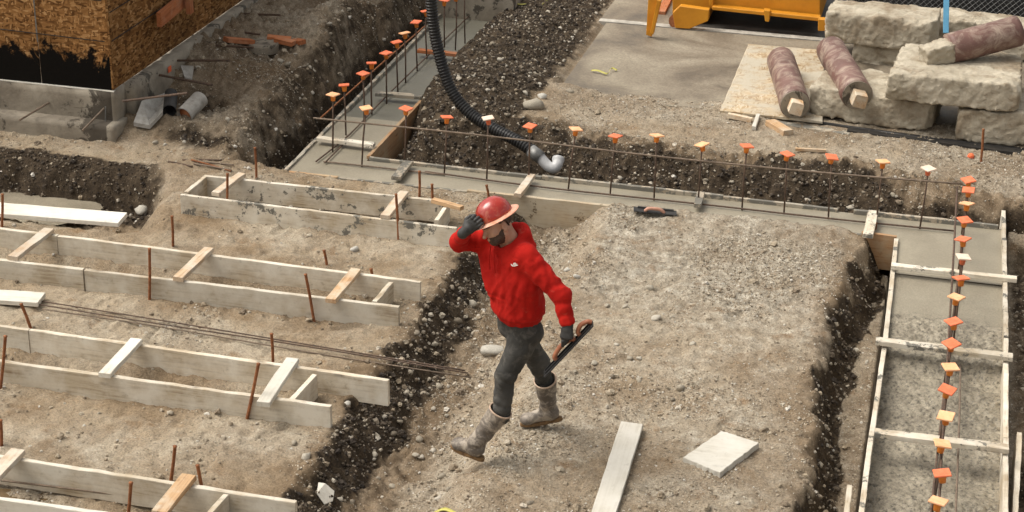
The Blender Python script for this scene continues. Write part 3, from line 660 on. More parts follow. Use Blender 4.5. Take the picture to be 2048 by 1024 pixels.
scatter('loose_gravel', 'fine grey and tan gravel strewn over the packed earth', 'gravel', 380000, d_grav, 0.006, 0.026, 2.9, M_gravel, 1)
scatter('soil_clods', 'dark damp crumbs of soil on the trench sides', 'soil', 70000, d_clod, 0.010, 0.055, 2.1, M_clod, 2, 0.85)
scatter('scattered_pebbles', 'pale pebbles scattered through trench bottoms and banks', 'pebbles', 11000, d_peb, 0.018, 0.065, 2.0, M_gravel, 3, 0.7)
def d_wallp(x, y, z, d, g, b, r): return np.where(infoot(x, y), 0, np.clip(ss(0.3, 0.6, d)*r, 0, 1))
scatter('bank_pebbles', 'pale pebbles stuck in the dark trench faces', 'pebbles', 3000, d_wallp, 0.016, 0.05, 2.3, M_stone, 4, 0.7)

# slab, asphalt, line
def slab_mesh():
    xs = np.linspace(-3.74, 6, 90); top = []; pts = []
    V = []; F = []
    for i, x in enumerate(xs):
        y0 = 17.25+0.12*fbm(x, 0.0, 1.3, 4, 5)+0.02*(x+3.7); V += [(x, y0, 0.04), (x, y0+0.01, 0.118), (x, 20.0, 0.118), (x, 20.0, 0.04)]
    for i in range(len(xs)-1):
        a = i*4; b = a+4
        F += [(a, b, b+1, a+1), (a+1, b+1, b+2, a+2), (a+2, b+2, b+3, a+3)]
    F += [(0, 1, 2, 3)]
    return V, F
V_, F_ = slab_mesh(); tag(mesh_obj('pavement', V_, F_, M_slab), kind='structure')
tag(mesh_obj('pavement_line', [(-3.84, 20.02, 0.04), (6, 20.02, 0.04), (6, 20.14, 0.04), (-3.84, 20.14, 0.04), (-3.84, 20.02, 0.124), (6, 20.02, 0.124), (6, 20.14, 0.124), (-3.84, 20.14, 0.124)],
    [(4, 5, 6, 7), (0, 1, 5, 4), (3, 7, 6, 2), (0, 4, 7, 3)], M_line), kind='structure')
tag(mesh_obj('far_pavement', [(-3.84, 20.16, 0.112), (-2.75, 20.16, 0.112), (-2.55, 40, 0.112), (-3.84, 40, 0.112)], [(0, 1, 2, 3)], M_slab), kind='structure')
tag(mesh_obj('asphalt_yard', [(-2.75, 20.16, 0.108), (30, 20.16, 0.108), (30, 80, 0.108), (-2.55, 80, 0.108)], [(0, 1, 2, 3)], M_asph), kind='structure')

# ------------------------------------------------------------------ long footing form with fresh concrete
ff = empty('footing_form', (-2.5, 15, -0.3), 'long timber form filled with wet concrete, with arms at its left and right ends', 'concrete form')
def fb(x0, y0, x1, y1, top=0.0, h=0.24, mat=None, t=0.038, name='form_board', wear=0.004):
    return board(name, (x0, y0, top-h/2), (x1, y1, top-h/2), t, h, mat or M_form, ff, wear=wear)
# long run: near and far boards, butted lengths
fb(-5.70, 14.68, -5.22, 14.685, 0.012, 0.26, M_formorange); fb(-5.215, 14.685, -3.98, 14.70, 0.004, 0.26, M_caked)
fb(-3.975, 14.70, -2.6, 14.70, 0.018, 0.33, M_formtan); fb(-2.595, 14.70, -0.42, 14.71, 0.006, 0.3, M_caked)
fb(-0.415, 14.70, -0.115, 14.695, 0.03, 0.33, M_formorange)
fb(-5.09, 15.235, -3.4, 15.215, 0.02, 0.26, M_caked); fb(-3.395, 15.215, -1.7, 15.205, 0.03, 0.26, M_caked); fb(-1.695, 15.205, -0.66, 15.20, 0.022, 0.26, M_caked); fb(-0.52, 15.20, 0.74, 15.20, 0.03, 0.26, M_caked)
# left arm
fb(-5.745, 14.70, -5.77, 16.9, 0.012, 0.3, M_caked); fb(-5.77, 16.905, -5.80, 19.3, 0.012, 0.3, M_caked); fb(-5.80, 19.305, -5.82, 21.8, 0.012, 0.3, M_caked)
fb(-5.11, 15.26, -5.10, 17.1, 0.02, 0.32, M_formorange); fb(-5.10, 17.105, -5.08, 18.9, 0.02, 0.3, M_caked); fb(-5.08, 18.905, -5.06, 20.4, 0.02, 0.3, M_caked)
# right arm
fb(-0.115, 14.66, -0.095, 12.62, 0.02, 0.3, M_formsplat); fb(-0.095, 12.615, -0.105, 10.75, 0.03, 0.3, M_formsplat); fb(-0.105, 10.745, -0.09, 8.2, 0.03, 0.3, M_formsplat)
fb(0.785, 15.55, 0.80, 12.9, 0.04, 0.3, M_formsplat); fb(0.80, 12.895, 0.795, 11.3, 0.03, 0.3, M_form); fb(0.795, 11.295, 0.78, 8.2, 0.03, 0.3, M_form)
fb(-0.20, 10.42, -0.18, 8.2, 0.0, 0.3, M_form, name='brace_board'); fb(0.90, 11.55, 0.86, 10.4, -0.05, 0.25, M_form, name='brace_board')
# cross ties nailed over the tops
def tie(ax, ay, bx, by, z=0.03, wid=0.085, th=0.038, mat=None, zz=None):
    A = P(ax, ay, z+th); B = P(bx, by, z+th); A[2] = B[2] = z+th/2
    if zz: B[2] += zz
    return board('cross_tie', A, B, wid, th, mat or M_formsplat, ff, wear=0.005)
tie(792, 353, 818, 320, 0.025, 0.09, mat=M_caked); tie(1035, 387, 1064, 347, 0.035, 0.07, mat=M_rawdust); tie(1395, 408, 1402, 382, 0.03, 0.07, mat=M_caked); tie(1736, 468, 1747, 420, 0.035, 0.09, mat=M_formsplat)
tie(636, 273, 748, 287, 0.025, mat=M_formsplat); tie(752, 183, 845, 190, 0.025, mat=M_caked); tie(836, 97, 925, 107, 0.025, mat=M_orangewood)
tie(1783, 527, 2034, 554, 0.045, 0.07); tie(1752, 677, 2026, 710, 0.045, 0.085); tie(1750, 860, 2018, 893, 0.045, 0.085)
# concrete
def conc(name, x0, x1, y0, y1, step, zf, mat):
    xs = np.arange(x0, x1+step*0.5, step); ys = np.arange(y0, y1+step*0.5, step); xs = np.linspace(x0, x1, len(xs)); ys = np.linspace(y0, y1+0.002, len(ys))
    X, Y = np.meshgrid(xs, ys); Z = zf(X.ravel(), Y.ravel()); n = len(xs)
    i = (np.arange(len(ys)-1)[:, None]*n+np.arange(n-1)[None, :]).ravel()
    return np_mesh(name, np.stack([X.ravel(), Y.ravel(), Z], 1), np.stack([i, i+1, i+n+1, i+n], 1), mat, ff)
sm = lambda x, y: -0.012+0.003*fbm(x, y, 3, 3, 301)
conc('wet_concrete', -5.73, 0.79, 14.70, 15.205, 0.05, sm, M_fresh)
conc('wet_concrete', -5.755, -5.11, 15.206, 16.35, 0.05, sm, M_fresh)
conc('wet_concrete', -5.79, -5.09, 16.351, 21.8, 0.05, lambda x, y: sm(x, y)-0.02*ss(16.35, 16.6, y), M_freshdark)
conc('wet_concrete', -0.10, 0.79, 13.98, 14.699, 0.04, sm, M_fresh)
def zr(x, y):
    lump = 1-cell(x, y, 27, 7); l2 = 1-cell(x, y, 55, 8)
    edge = 13.22+0.14*fbm(x, y, 2.5, 4, 333)
    a = 1-ss(edge-0.12, edge, y)
    lvl = -0.02-0.02*a-0.09*(1-ss(12.38, 12.55, y+0.05*fbm(x, y, 5, 3, 334)))-0.03*(1-ss(11.0, 11.3, y))
    return lvl+a*(0.5+0.5*ss(-0.3, 0.3, fbm(x, y, 2.2, 3, 338)))*(0.034*lump+0.018*l2+0.034*fbm(x, y, 6, 6, 335, 0.7)-0.018)
rc = conc('rough_concrete', -0.10, 0.79, 8.2, 13.979, 0.014, zr, make_pour())
# end wall of the left arm
ew = [(-5.95, 20.25), (-4.85, 20.25)]
endw = board('concrete_upstand', (-5.98, 20.3, 0.12), (-4.9, 20.3, 0.12), 0.35, 0.42, M_found, None, wear=0.01, bev=0.01)
tag(endw, 'grey concrete upstand crossing the far end of the left form arm', 'concrete block')

# ------------------------------------------------------------------ small footing forms on the left bank
def small_form(label, z0, near, far, blocks, ties, mats, hb=0.205, top=0.18):
    base = near_ground(*(P(*near[0][0], top)[:2]))
    t = empty('footing_formwork', (P(*near[0][1], 0)[0]-1.2, P(*near[0][1], 0)[1], 0), label, 'formwork', 'timber footing frames on the left bank')
    def bd(a, b, m, tp=top, name='form_board', h=hb):
        A = P(*a, tp); B = P(*b, tp); A[2] = B[2] = tp-h/2
        return board(name, A, B, 0.040, h, m, t, wear=0.0045)
    for k, (a, b) in enumerate(near): bd(a, b, mats[0], top-0.002*k)
    for k, (a, b) in enumerate(far): bd(a, b, mats[1], top-0.002*k)
    for a, b in blocks: bd(a, b, M_form, top-0.004, 'end_board', hb-0.02)
    for (a, b, wd, m) in ties:
        A = P(*a, top+0.04); B = P(*b, top+0.04); A[2] = B[2] = top+0.0205
        board('cross_tie', A, B, wd, 0.038, m, t, wear=0.004, bev=0.003)
    return t
small_form('farthest concrete-splashed timber frame, closed at its left end, behind the worker', 0,
    [((362, 388), (914, 455))], [((408, 350), (893, 402))], [((372, 383), (410, 352)), ((872, 440), (896, 407))],
    [((430, 384), (484, 345), 0.075, M_rawdust), ((770, 430), (808, 381), 0.085, M_rawdust), ((866, 396), (924, 412), 0.06, M_raw)], (M_formsplat, M_formsplat))
small_form('second timber frame from the back, with an orange-brown tie near its right end', 0,
    [((-150, 500), (167, 538)), ((170, 538), (798, 612))], [((-150, 436), (115, 470)), ((116.5, 470), (841, 563))], [((748, 602), (783, 563))],
    [((24, 512), (98, 456), 0.09, M_rawdust), ((355, 554), (418, 494), 0.085, M_rawdust), ((661, 597), (712, 536), 0.085, M_raw)], (M_form, M_form))
small_form('third timber frame from the back, with a spliced far board and two pale ties', 0,
    [((-150, 700), (662, 811))], [((-150, 630), (58, 658)), ((59.5, 658), (777, 759))], [((583, 798), (630, 748))],
    [((208, 746), (273, 676), 0.09, M_white), ((526, 803), (585, 715), 0.095, M_white)], (M_form, M_form))
small_form('nearest timber frame with a muddy puddle inside, cut by the bottom of the photo', 0,
    [((-150, 973), (430, 1058))], [((-150, 888), (592, 1003))], [((412, 1032), (452, 987))],
    [((-30, 968), (36, 897), 0.10, M_rawdust), ((318, 1022), (378, 948), 0.10, M_raw)], (M_white, M_form))
# splice plank lying on the third frame's far board
# ------------------------------------------------------------------ loose boards
def lay(name, label, a, b, wid, th, mat, cat='board', z=None, lift=0.0, za=None, zb=None, group=None):
    A = P(*a, 0.02); B = P(*b, 0.02)
    zA = gz(A[0], A[1]) if za is None else za; zB = gz(B[0], B[1]) if zb is None else zb
    A[2] = zA+th/2+lift; B[2] = zB+th/2+lift
    o = board(name, A, B, wid, th, mat, None, wear=0.003); return tag(o, label, cat, group)
lay('loose_board', 'whitish plank lying beside the sunken strip by the left edge', (-120, 420), (246, 446), 0.24, 0.04, M_white, za=0.05, zb=0.03)
lay('loose_board', 'short end of a whitish plank lying between the second and third frames', (-130, 594), (84, 606), 0.19, 0.04, M_white, za=0.04, zb=0.03)
A_ = P(1205, 1034, 0.04); B_ = P(1264, 848, 0.04); A_[2] = B_[2] = 0.035
A_ = A_+(A_-B_)*0.35
tag(board('loose_board', A_, B_, 0.155, 0.038, M_white, None, wear=0.004), 'long pale plank lying on the mound right of the worker', 'board')
c = [P(1367, 915, 0.05), P(1443, 862, 0.05), P(1518, 886, 0.05), P(1440, 946, 0.05)]
def slab_from(c, th, name, label, mat, cat):
    V = []; n = 14; bot = []
    ring = []
    rs = random.Random(4)
    for k in range(4):
        a, b = c[k], c[(k+1) % 4]
        for j in range(n):
            t = j/n; p = a+(b-a)*t; p = p+np.array([rs.uniform(-.004, .004), rs.uniform(-.004, .004), 0]); ring.append(p)
    m = len(ring); ctr = sum(ring)/m
    V = [p for p in ring]+[ctr+(p-ctr)*0.985+np.array([0, 0, .004]) for p in ring]+[p-np.array([0, 0, th])+nrm([rs.uniform(-1, 1), rs.uniform(-1, 1), 0])*.003 for p in ring]
    F = [(i+m, (i+1) % m+m, (i+1) % m, i)[::-1] for i in range(m)]+[(i, (i+1) % m, (i+1) % m+2*m, i+2*m)[::-1] for i in range(m)]
    F += [tuple(range(m, 2*m))]+[tuple(range(3*m-1, 2*m-1, -1))]
    bm = bmesh.new(); vs = [bm.verts.new(v) for v in V]
    for f in F: bm.faces.new([vs[i] for i in f])
    bmesh.ops.recalc_face_normals(bm, faces=bm.faces)
    return tag(bm_obj(name, bm, mat), label, cat)
slab_from(c, 0.04, 'board_offcut', 'square whitish board offcut lying on the mound, right of the long plank', M_white, 'board')

# ------------------------------------------------------------------ stakes
def stake(a, b, label, group='rusty form pins', r=0.012, mat=None, zb=None):
    B = P(b[0], b[1], 0.0); z = gz(B[0], B[1]) if zb is None else zb; B = P(b[0], b[1], z); B[2] = z
    A = J(a[0], a[1], B[1]); d = nrm(A-B)
    pts = [B-d*0.12, B, B+(A-B)*0.5+np.array([0.002, 0.002, 0]), A-d*0.012, A]
    V, F = tube_data(pts, [r, r, r*0.98, r, r*1.25], 8)
    o = mesh_obj('form_stake', V, F, mat or M_rust, None, smooth=True)
    return tag(o, label, 'stake', group)
for a, b, l in [((510, 295), (513, 357), 'rusty pin standing behind the far board of the farthest frame'),
    ((455, 347), (453, 433), 'caked pin against the near board of the farthest frame, at its left tie'),
    ((344, 432), (346, 492), 'rusty pin standing just behind the second frame, left part'),
    ((299, 497), (299, 598), 'rusty pin against the near board of the second frame, left of its middle tie'),
    ((611, 548), (628, 642), 'leaning rusty pin against the near board of the second frame by the orange tie'),
    ((648, 500), (654, 532), 'thin rusty pin behind the second frame above the orange tie'),
    ((742, 537), (749, 583), 'rusty pin inside the second frame beside its end board'),
    ((792, 388), (797, 480), 'rusty pin against the near board of the farthest frame, right part'),
    ((839, 342), (839, 394), 'rusty pin behind the farthest frame near its right tie'),
    ((864, 368), (866, 438), 'rusty pin inside the farthest frame beside its end board'),
    ((5, 388), (4, 452), 'rusty pin at the left edge behind the second frame'),
    ((42, 607), (61, 655), 'leaning rusty pin behind the third frame by the short white plank'),
    ((11, 672), (1, 776), 'rusty pin against the near board of the third frame at the left edge'),
    ((1, 840), (3, 892), 'rusty pin at the left edge behind the nearest frame'),
    ((517, 727), (494, 838), 'leaning rusty pin against the near board of the third frame by the pale tie'),
    ((543, 667), (546, 728), 'rusty pin behind the third frame near its right tie'),
    ((350, 892), (342, 960), 'rusty pin behind the far board of the nearest frame'),
    ((395, 930), (411, 1022), 'leaning rusty pin inside the nearest frame beside its tie'),
    ((262, 965), (254, 1050), 'rusty pin inside the nearest frame, left of its tie'),
    ((973, 370), (978, 397), 'short dark pin at the form edge behind the hard hat'),
    ((1752, 445), (1746, 492), 'rusty pin at the inner corner of the right form arm'),
    ((1967, 258), (1962, 325), 'rusty pin in the gravel below the broken concrete slabs'),
    ((1763, 728), (1757, 795), 'rusty pin outside the left board of the right arm, middle'),
    ((1737, 952), (1730, 1022), 'rusty pin outside the left board of the right arm, bottom'),
    ((2014, 742), (2012, 790), 'rusty pin outside the right board of the right arm'),
    ((2018, 614), (2016, 650), 'short rusty pin outside the far right board of the right arm'),
    ]:
    stake(a, b, l)

# ------------------------------------------------------------------ capped rebar dowels
def make_cap(kind, tilt, spin, top, parent):
    s = 0.051
    bm = bmesh.new(); g = bmesh.ops.create_cube(bm, size=1.0)
    for v in bm.verts: v.co = Vector((v.co.x*2*s, v.co.y*2*s, v.co.z*0.013))
    bmesh.ops.bevel(bm, geom=bm.edges[:], offset=0.003, segments=1, affect='EDGES')
    M = Matrix.Translation(Vector(top)) @ Matrix.Rotation(spin, 4, 'Z') @ Matrix.Rotation(tilt[0], 4, 'X') @ Matrix.Rotation(tilt[1], 4, 'Y')
    cap = bm_obj('safety_cap', bm, {'o': M_capo, 'p': M_capp, 'w': M_capw}[kind], None, M=M); put(cap, parent)
    V = []; F = []; n = 10
    for z, r in ((-0.006, 0.033), (-0.028, 0.024), (-0.062, 0.021), (-0.064, 0.012)):
        for k in range(n): V.append((r*math.cos(2*math.pi*k/n), r*math.sin(2*math.pi*k/n), z))
    for i in range(3):
        for k in range(n): F.append((i*n+k, i*n+(k+1) % n, (i+1)*n+(k+1) % n, (i+1)*n+k)[::-1])
    F.append(tuple(3*n+k for k in range(n))[::-1])
    st = mesh_obj('cap_stem', V, F, M_caps if kind != 'w' else M_capo, None, smooth=True, M=M.copy())
    st.parent = cap
    st.matrix_parent_inverse = M.inverted(); st.matrix_basis = M
    return cap
rsC = random.Random(11)
def dowel(px, py, kind, label, group, zt=0.52, base=None, zb=-0.06, cap=True):
    top = P(px, py, zt)
    if base: b = P(base[0], base[1], -0.01); top = J(px, py, b[1]+rsC.uniform(-.01, .01)); b[2] = zb
    else: b = np.array([top[0]+rsC.uniform(-.015, .015), top[1]+rsC.uniform(-.015, .015), zb])
    t = empty('rebar_dowel', (b[0], b[1], 0), label, 'rebar', group)
    mid = (b+top)/2+np.array([rsC.uniform(-.006, .006), rsC.uniform(-.006, .006), 0])
    tube('bar', [b, mid, top-np.array([0, 0, 0.01])], 0.0085, M_rebar, t, 6)
    if cap: make_cap(kind, (rsC.uniform(-.16, .16), rsC.uniform(-.16, .16)), rsC.uniform(-0.5, 0.5) if rsC.random() < .6 else rsC.uniform(0.4, 1.1), top, t)
    return t
GA = 'capped rebar dowels along the left arm of the form'
ordn = ['nearest', 'second', 'third', 'fourth', 'fifth', 'sixth', 'seventh', 'eighth', 'ninth', 'tenth', 'eleventh', 'twelfth', 'thirteenth', 'fourteenth', 'fifteenth', 'sixteenth', 'seventeenth']
colr = {'o': 'bright orange', 'p': 'faded pale orange', 'w': 'dusty whitish'}
for i, (x, y, k, b) in enumerate([(666, 189, 'p', (665, 304)), (688, 170, 'o', (692, 270)), (726, 147, 'o', None), (743, 126, 'o', None), (772, 106, 'o', None), (793, 84, 'o', None), (809, 66, 'p', None), (832, 44, 'o', None), (851, 22, 'o', None), (889, 1, 'o', None)]):
    dowel(x, y, k, 'rebar with %s cap, %s along the left form arm' % (colr[k], ordn[i]), GA, 0.52, b)
for x, y, d_ in ((913, -8, 'nearer'), (929, -20, 'farther')): dowel(x, y, 'o', '%s of two rebars cut by the photo top right of the hose' % d_, GA, 0.6)
GB = 'capped rebar dowels along the long form run'
rowB = [(732, 216, 'p', (723, 333)), (812, 217, 'o', (808, 332)), (894, 234, 'o', (888, 347)), (976, 236, 'w', (973, 361)), (1060, 252, 'o', (1057, 365)), (1152, 258, 'p', (1136, 378)), (1231, 272, 'o', (1220, 389)), (1314, 271, 'p', (1308, 400)), (1404, 289, 'p', (1396, 410)), (1494, 292, 'o', (1484, 420)), (1575, 308, 'o', (1568, 428)), (1664, 314, 'o', (1657, 438)), (1766, 323, 'p', (1752, 446)), (1857, 337, 'w', (1839, 457))]
for i, (x, y, k, b) in enumerate(rowB):
    dowel(x, y, k, 'rebar with %s cap, %s from left in the long run' % (colr[k], ordn[i].replace('nearest', 'first')), GB, 0.52, b)
GC = 'capped rebar dowels along the right arm of the form'
rowC = [(1877, 1002, 'p'), (1884, 946, 'o'), (1885, 887, 'p'), (1892, 832, 'p'), (1895, 779, 'o'), (1901, 734, 'p'), (1903, 687, 'o'), (1907, 643, 'o'), (1913, 594, 'p'), (1922, 556, 'o'), (1927, 514, 'w'), (1926, 478, 'o'), (1930, 440, 'o'), (1934, 407, 'p'), (1937, 380, 'o'), (1937, 360, 'o')]
for i, (x, y, k) in enumerate(rowC):
    dowel(x, y, k, 'rebar with %s cap, %s from the bottom in right arm' % (colr[k], ordn[i].replace('nearest', 'first')), GC, 0.52 if y > 400 else 0.50)

def rod(name, pts, label, r=0.008, mat=None, cat='rebar', group=None):
    V, F = tube_data(crm(pts, 5), r, 6); return tag(mesh_obj(name, V, F, mat or M_rebar, None, smooth=True), label, cat, group)
def onz(L, z): return [P(x, y, z) for x, y in L]
rod('tie_rebar', [J(627, 236, 15.0), J(975, 272, 14.98), J(1300, 311, 14.97), J(1620, 343, 14.95), J(1925, 368, 14.95)], 'long horizontal rebar tied to the dowels above the long form run', 0.0085, M_rebarl)
rod('footing_rebar', onz([(647, 323), (760, 335), (890, 350)], 0.005), 'horizontal rebar lying on the wet concrete, left part of the long run', mat=M_rebarl)
rod('footing_rebar', onz([(850, 343), (1100, 376), (1400, 408), (1660, 437), (1910, 462)], 0.012), 'long thin rebar lying on the wet concrete along the long run')
rod('tie_rebar', [J(640, 237, 15.3), J(760, 130, 16.9), J(850, 52, 18.6)], 'rusty sloping rebar tied to the dowels above the left form arm', mat=M_rust)
rod('footing_rebar', onz([(632, 323), (700, 268), (775, 190), (880, 88), (940, 30)], 0.01), 'thin rebar lying on the concrete along the left form arm')
rod('footing_rebar', onz([(650, 325), (690, 285)], 0.012), 'short rebar end lying on the concrete at the corner of the left arm')
rod('footing_rebar', onz([(1925, 470), (1915, 560), (1898, 700), (1880, 860), (1858, 1060)], 0.02), 'rebar lying lengthwise left of the caps in the right form arm')
rod('footing_rebar', onz([(1921, 730), (1918, 860), (1910, 1060)], -0.045), 'rebar lying lengthwise right of the caps in the right form arm', mat=M_rebarl)
rod('tie_rebar', [np.array([0.345, 15.0, 0.42]), np.array([0.35, 13, 0.40]), np.array([0.35, 11, 0.40]), np.array([0.35, 8.6, 0.41])], 'horizontal rebar tied to the capped dowels above the right form arm', 0.0085)
for k, (a, b) in enumerate([((60, 606), (935, 746)), ((80, 602), (930, 741)), ((85, 618), (942, 755))]):
    A = P(a[0], a[1], 0.035); B = P(b[0], b[1], 0.03-0.02*k)
    pts = [A, A+(B-A)*0.3+np.array([0, 0.01*(k-1), 0.004]), A+(B-A)*0.65+np.array([0, -0.012*(k-1), 0.002]), B]
    rod('ground_rebar', pts, ['middle', 'far', 'near'][k]+' one of three long rebars lying between the second and third frames', 0.0055, M_rebar if k != 2 else M_rebarl, group='long rebars lying on the left bank')
for k, (a, b, m) in enumerate([((383, 322), (462, 345), M_rust), ((388, 330), (463, 343), M_rebarl), ((365, 322), (444, 323), M_rebar), ((337, 325), (385, 336), M_rebar), ((395, 326), (468, 333), M_rebarl)]):
    A = PG(*a); B = PG(*b); A[2] += 0.012; B[2] += 0.014
    rod('short_rebar', [A, (A+B)/2+np.array([0, 0, .004]), B], ['reddest', 'nearest', 'farthest', 'leftmost', 'topmost'][k]+' short rebar offcut in the pile behind the farthest frame', 0.008, m, group='short rebar offcuts behind the farthest frame')
for (a, b) in [((2, 681), (520, 757)), ((430, 745), (512, 757))][:1]:
    rod('frame_rebar', onz([a, ((a[0]+b[0])/2, (a[1]+b[1])/2+2), b], 0.03), 'rebar running inside the third frame', 0.006, M_rebarl)
rod('frame_rebar', onz([(0, 492), (320, 535), (640, 572), (745, 588)], 0.0), 'rebar running inside the second frame', 0.007, M_rebar)
rod('frame_rebar', onz([(-20, 958), (200, 985), (390, 1012)], 0.03), 'rusty rebar running inside the nearest frame', 0.007, M_rebarl)

# puddles
def puddle(name, label, pts, mat, z, cat='puddle', seed=1):
    rs = random.Random(seed); V = []; 
    for q in crm([np.array([*p, 0.]) for p in pts+[pts[0]]], 6)[:-1]:
        x, y = q[0], q[1]
        p = P(x, y, z); V.append((p[0]+rs.uniform(-.01, .01), p[1]+rs.uniform(-.01, .01), z))
    o = mesh_obj(name, V, [tuple(range(len(V)))], mat, None)
    if o.data.polygons[0].normal.z < 0: o.data.flip_normals()
    return o
tag(puddle('water_puddle', '', [(-60, 970), (120, 990), (300, 1010), (400, 1030), (330, 1060), (-60, 1040)], M_puddle, -0.048), 'brown muddy water standing inside the nearest frame', 'puddle')
tag(puddle('concrete_puddle', '', [(-60, 388), (60, 384), (150, 392), (200, 408), (190, 430), (100, 452), (-60, 460)], M_rough, -0.335), 'grey wet concrete pooled in the sunken strip before the building', 'puddle')

# ------------------------------------------------------------------ building corner
bld = empty('building', (-8.5, 15.5, 0), 'unfinished building corner with OSB sheathed walls on a stained concrete foundation', 'building')
CX, CY = -7.60, 15.02          # sheathing corner
ZS = 0.50                       # foundation top
def boxm(name, lo, hi, mat, parent, bev=0.006, sub=0, seed=0, amp=0.0, step=0.1):
    lo = np.array(lo, float); hi = np.array(hi, float); c_ = (lo+hi)/2; d = hi-lo
    bm = bmesh.new(); bmesh.ops.create_cube(bm, size=1.0)
    for v in bm.verts: v.co = Vector((v.co.x*d[0], v.co.y*d[1], v.co.z*d[2]))
    if bev: bmesh.ops.bevel(bm, geom=bm.edges[:], offset=bev, segments=1, affect='EDGES')
    return bm_obj(name, bm, mat, parent, M=Matrix.Translation(Vector(c_)))
def rough_box(name, dims, M, mat, parent=None, seed=0, amp=0.03, step=0.06, rnd=0.04, frq=4.0):
    """box with rounded, broken edges: grid on each face, pulled to a rounded box and roughened"""
    L = np.array(dims, float)/2; V = []; F = []; idx = {}
    ns = [max(3, int(round(2*l/step))) for l in L]
    def vid(i, j, k):
        key = (i, j, k)
        if key not in idx:
            idx[key] = len(V); V.append([-L[0]+2*L[0]*i/ns[0], -L[1]+2*L[1]*j/ns[1], -L[2]+2*L[2]*k/ns[2]])
        return idx[key]
    nx_, ny_, nz_ = ns
    for i in range(nx_):
        for j in range(ny_):
            F.append((vid(i, j, 0), vid(i, j+1, 0), vid(i+1, j+1, 0), vid(i+1, j, 0))); F.append((vid(i, j, nz_), vid(i+1, j, nz_), vid(i+1, j+1, nz_), vid(i, j+1, nz_)))
    for i in range(nx_):
        for k in range(nz_):
            F.append((vid(i, 0, k), vid(i+1, 0, k), vid(i+1, 0, k+1), vid(i, 0, k+1))); F.append((vid(i, ny_, k), vid(i, ny_, k+1), vid(i+1, ny_, k+1), vid(i+1, ny_, k)))
    for j in range(ny_):
        for k in range(nz_):
            F.append((vid(0, j, k), vid(0, j, k+1), vid(0, j+1, k+1), vid(0, j+1, k))); F.append((vid(nx_, j, k), vid(nx_, j+1, k), vid(nx_, j+1, k+1), vid(nx_, j, k+1)))
    V = np.array(V); q = np.clip(V, -(L-rnd), L-rnd); d = V-q; l = np.linalg.norm(d, axis=1, keepdims=True); nn = d/np.maximum(l, 1e-6)
    V = q+nn*np.minimum(l, rnd)
    s = seed*13.7
    n1 = vn(V[:, 0]*frq+s, V[:, 1]*frq, V[:, 2]*frq, 1)*2-1; n2 = vn(V[:, 0]*frq*3.1+s, V[:, 1]*frq*3.1, V[:, 2]*frq*3.1, 2)*2-1; n3 = vn(V[:, 0]*frq*8+s, V[:, 1]*frq*8, V[:, 2]*frq*8, 3)*2-1
    edge = (np.sum(np.abs(V) > (L-0.10), axis=1) >= 2)*1.0
    bite = np.maximum(0, n2)*edge*amp*1.4
    n4 = vn(V[:, 0]*frq*17+s, V[:, 1]*frq*17, V[:, 2]*frq*17, 4)*2-1
    V = V+nn*((n1*0.28+n2*0.25+n3*0.28+n4*0.2)*amp-bite)[:, None]
    return np_mesh_M(name, V, np.array(F), mat, parent, M)
def np_mesh_M(name, V, Q, mat, parent, M):
    o = np_mesh(name, V, Q, mat, None); o.matrix_world = M; return put(o, parent)
T_ = lambda x, y, z: Matrix.Translation(Vector((x, y, z)))
rough_box('foundation_wall', (6.0, 0.25, ZS+0.3), T_(CX+0.02-3.0, CY+0.105, (ZS-0.3)/2), M_found, bld, 1, 0.008, 0.08, 0.012)
rough_box('foundation_wall', (0.25, 9.6, ZS+0.3), T_(CX-0.02, CY+0.105+0.13+4.8, (ZS-0.3)/2), M_found, bld, 2, 0.012, 0.12, 0.012)
rough_box('footing', (6.0, 0.30, 0.4), T_(CX+0.07-3.0, CY-0.02, 0.0), M_found, bld, 3, 0.01, 0.06, 0.012)
def osb(name, lo, hi, mat): return boxm(name, lo, hi, mat, bld, 0.003)
osb('osb_panel', (-9.95, CY, ZS+0.004), (-8.36, CY+0.014, 2.94), M_osb); osb('osb_panel', (-8.352, CY, ZS+0.004), (CX-0.016, CY+0.014, 2.94), M_osb)
osb('osb_panel', (-12, CY, ZS+0.004), (-9.958, CY+0.014, 2.94), M_osb)
for k, (y0, y1) in enumerate(((CY+0.0, CY+2.43), (CY+2.44, CY+4.87), (CY+4.88, CY+7.3), (CY+7.31, CY+9.7))):
    osb('osb_panel', (CX-0.014, y0, ZS+0.006), (CX, y1, 2.94), M_osb2)
boxm('corner_trim', (CX-0.012, CY-0.008, ZS+0.01), (CX+0.010, CY-0.001, 2.94), M_osb2, bld, 0.002)
board('sill_plate', (-12, CY+0.004, ZS-0.004), (CX+0.01, CY+0.004, ZS-0.004), 0.04, 0.012, M_white, bld)
# thin dark lines set just off the sheathing
for k, z in enumerate((1.02, 1.42, 1.60)):
    tube('dark_line', [(-12, CY-0.008, z+0.03), (-9.5, CY-0.008, z+0.015), (CX-0.05, CY-0.008, z-0.03)], 0.0045, M_blackdull, bld, 5)
for k, z in enumerate((1.02, 1.3, 1.58, 1.9)):
    tube('dark_line', [(CX+0.008, CY+0.03, z-0.03), (CX+0.008, CY+3, z), (CX+0.008, CY+9, z+0.02)], 0.0045, M_blackdull, bld, 5)
board('seam_strip', (-8.356, CY-0.004, ZS+0.42), (-8.356, CY-0.004, 2.9), 0.012, 0.006, M_wire, bld, up=(0, 1, 0))
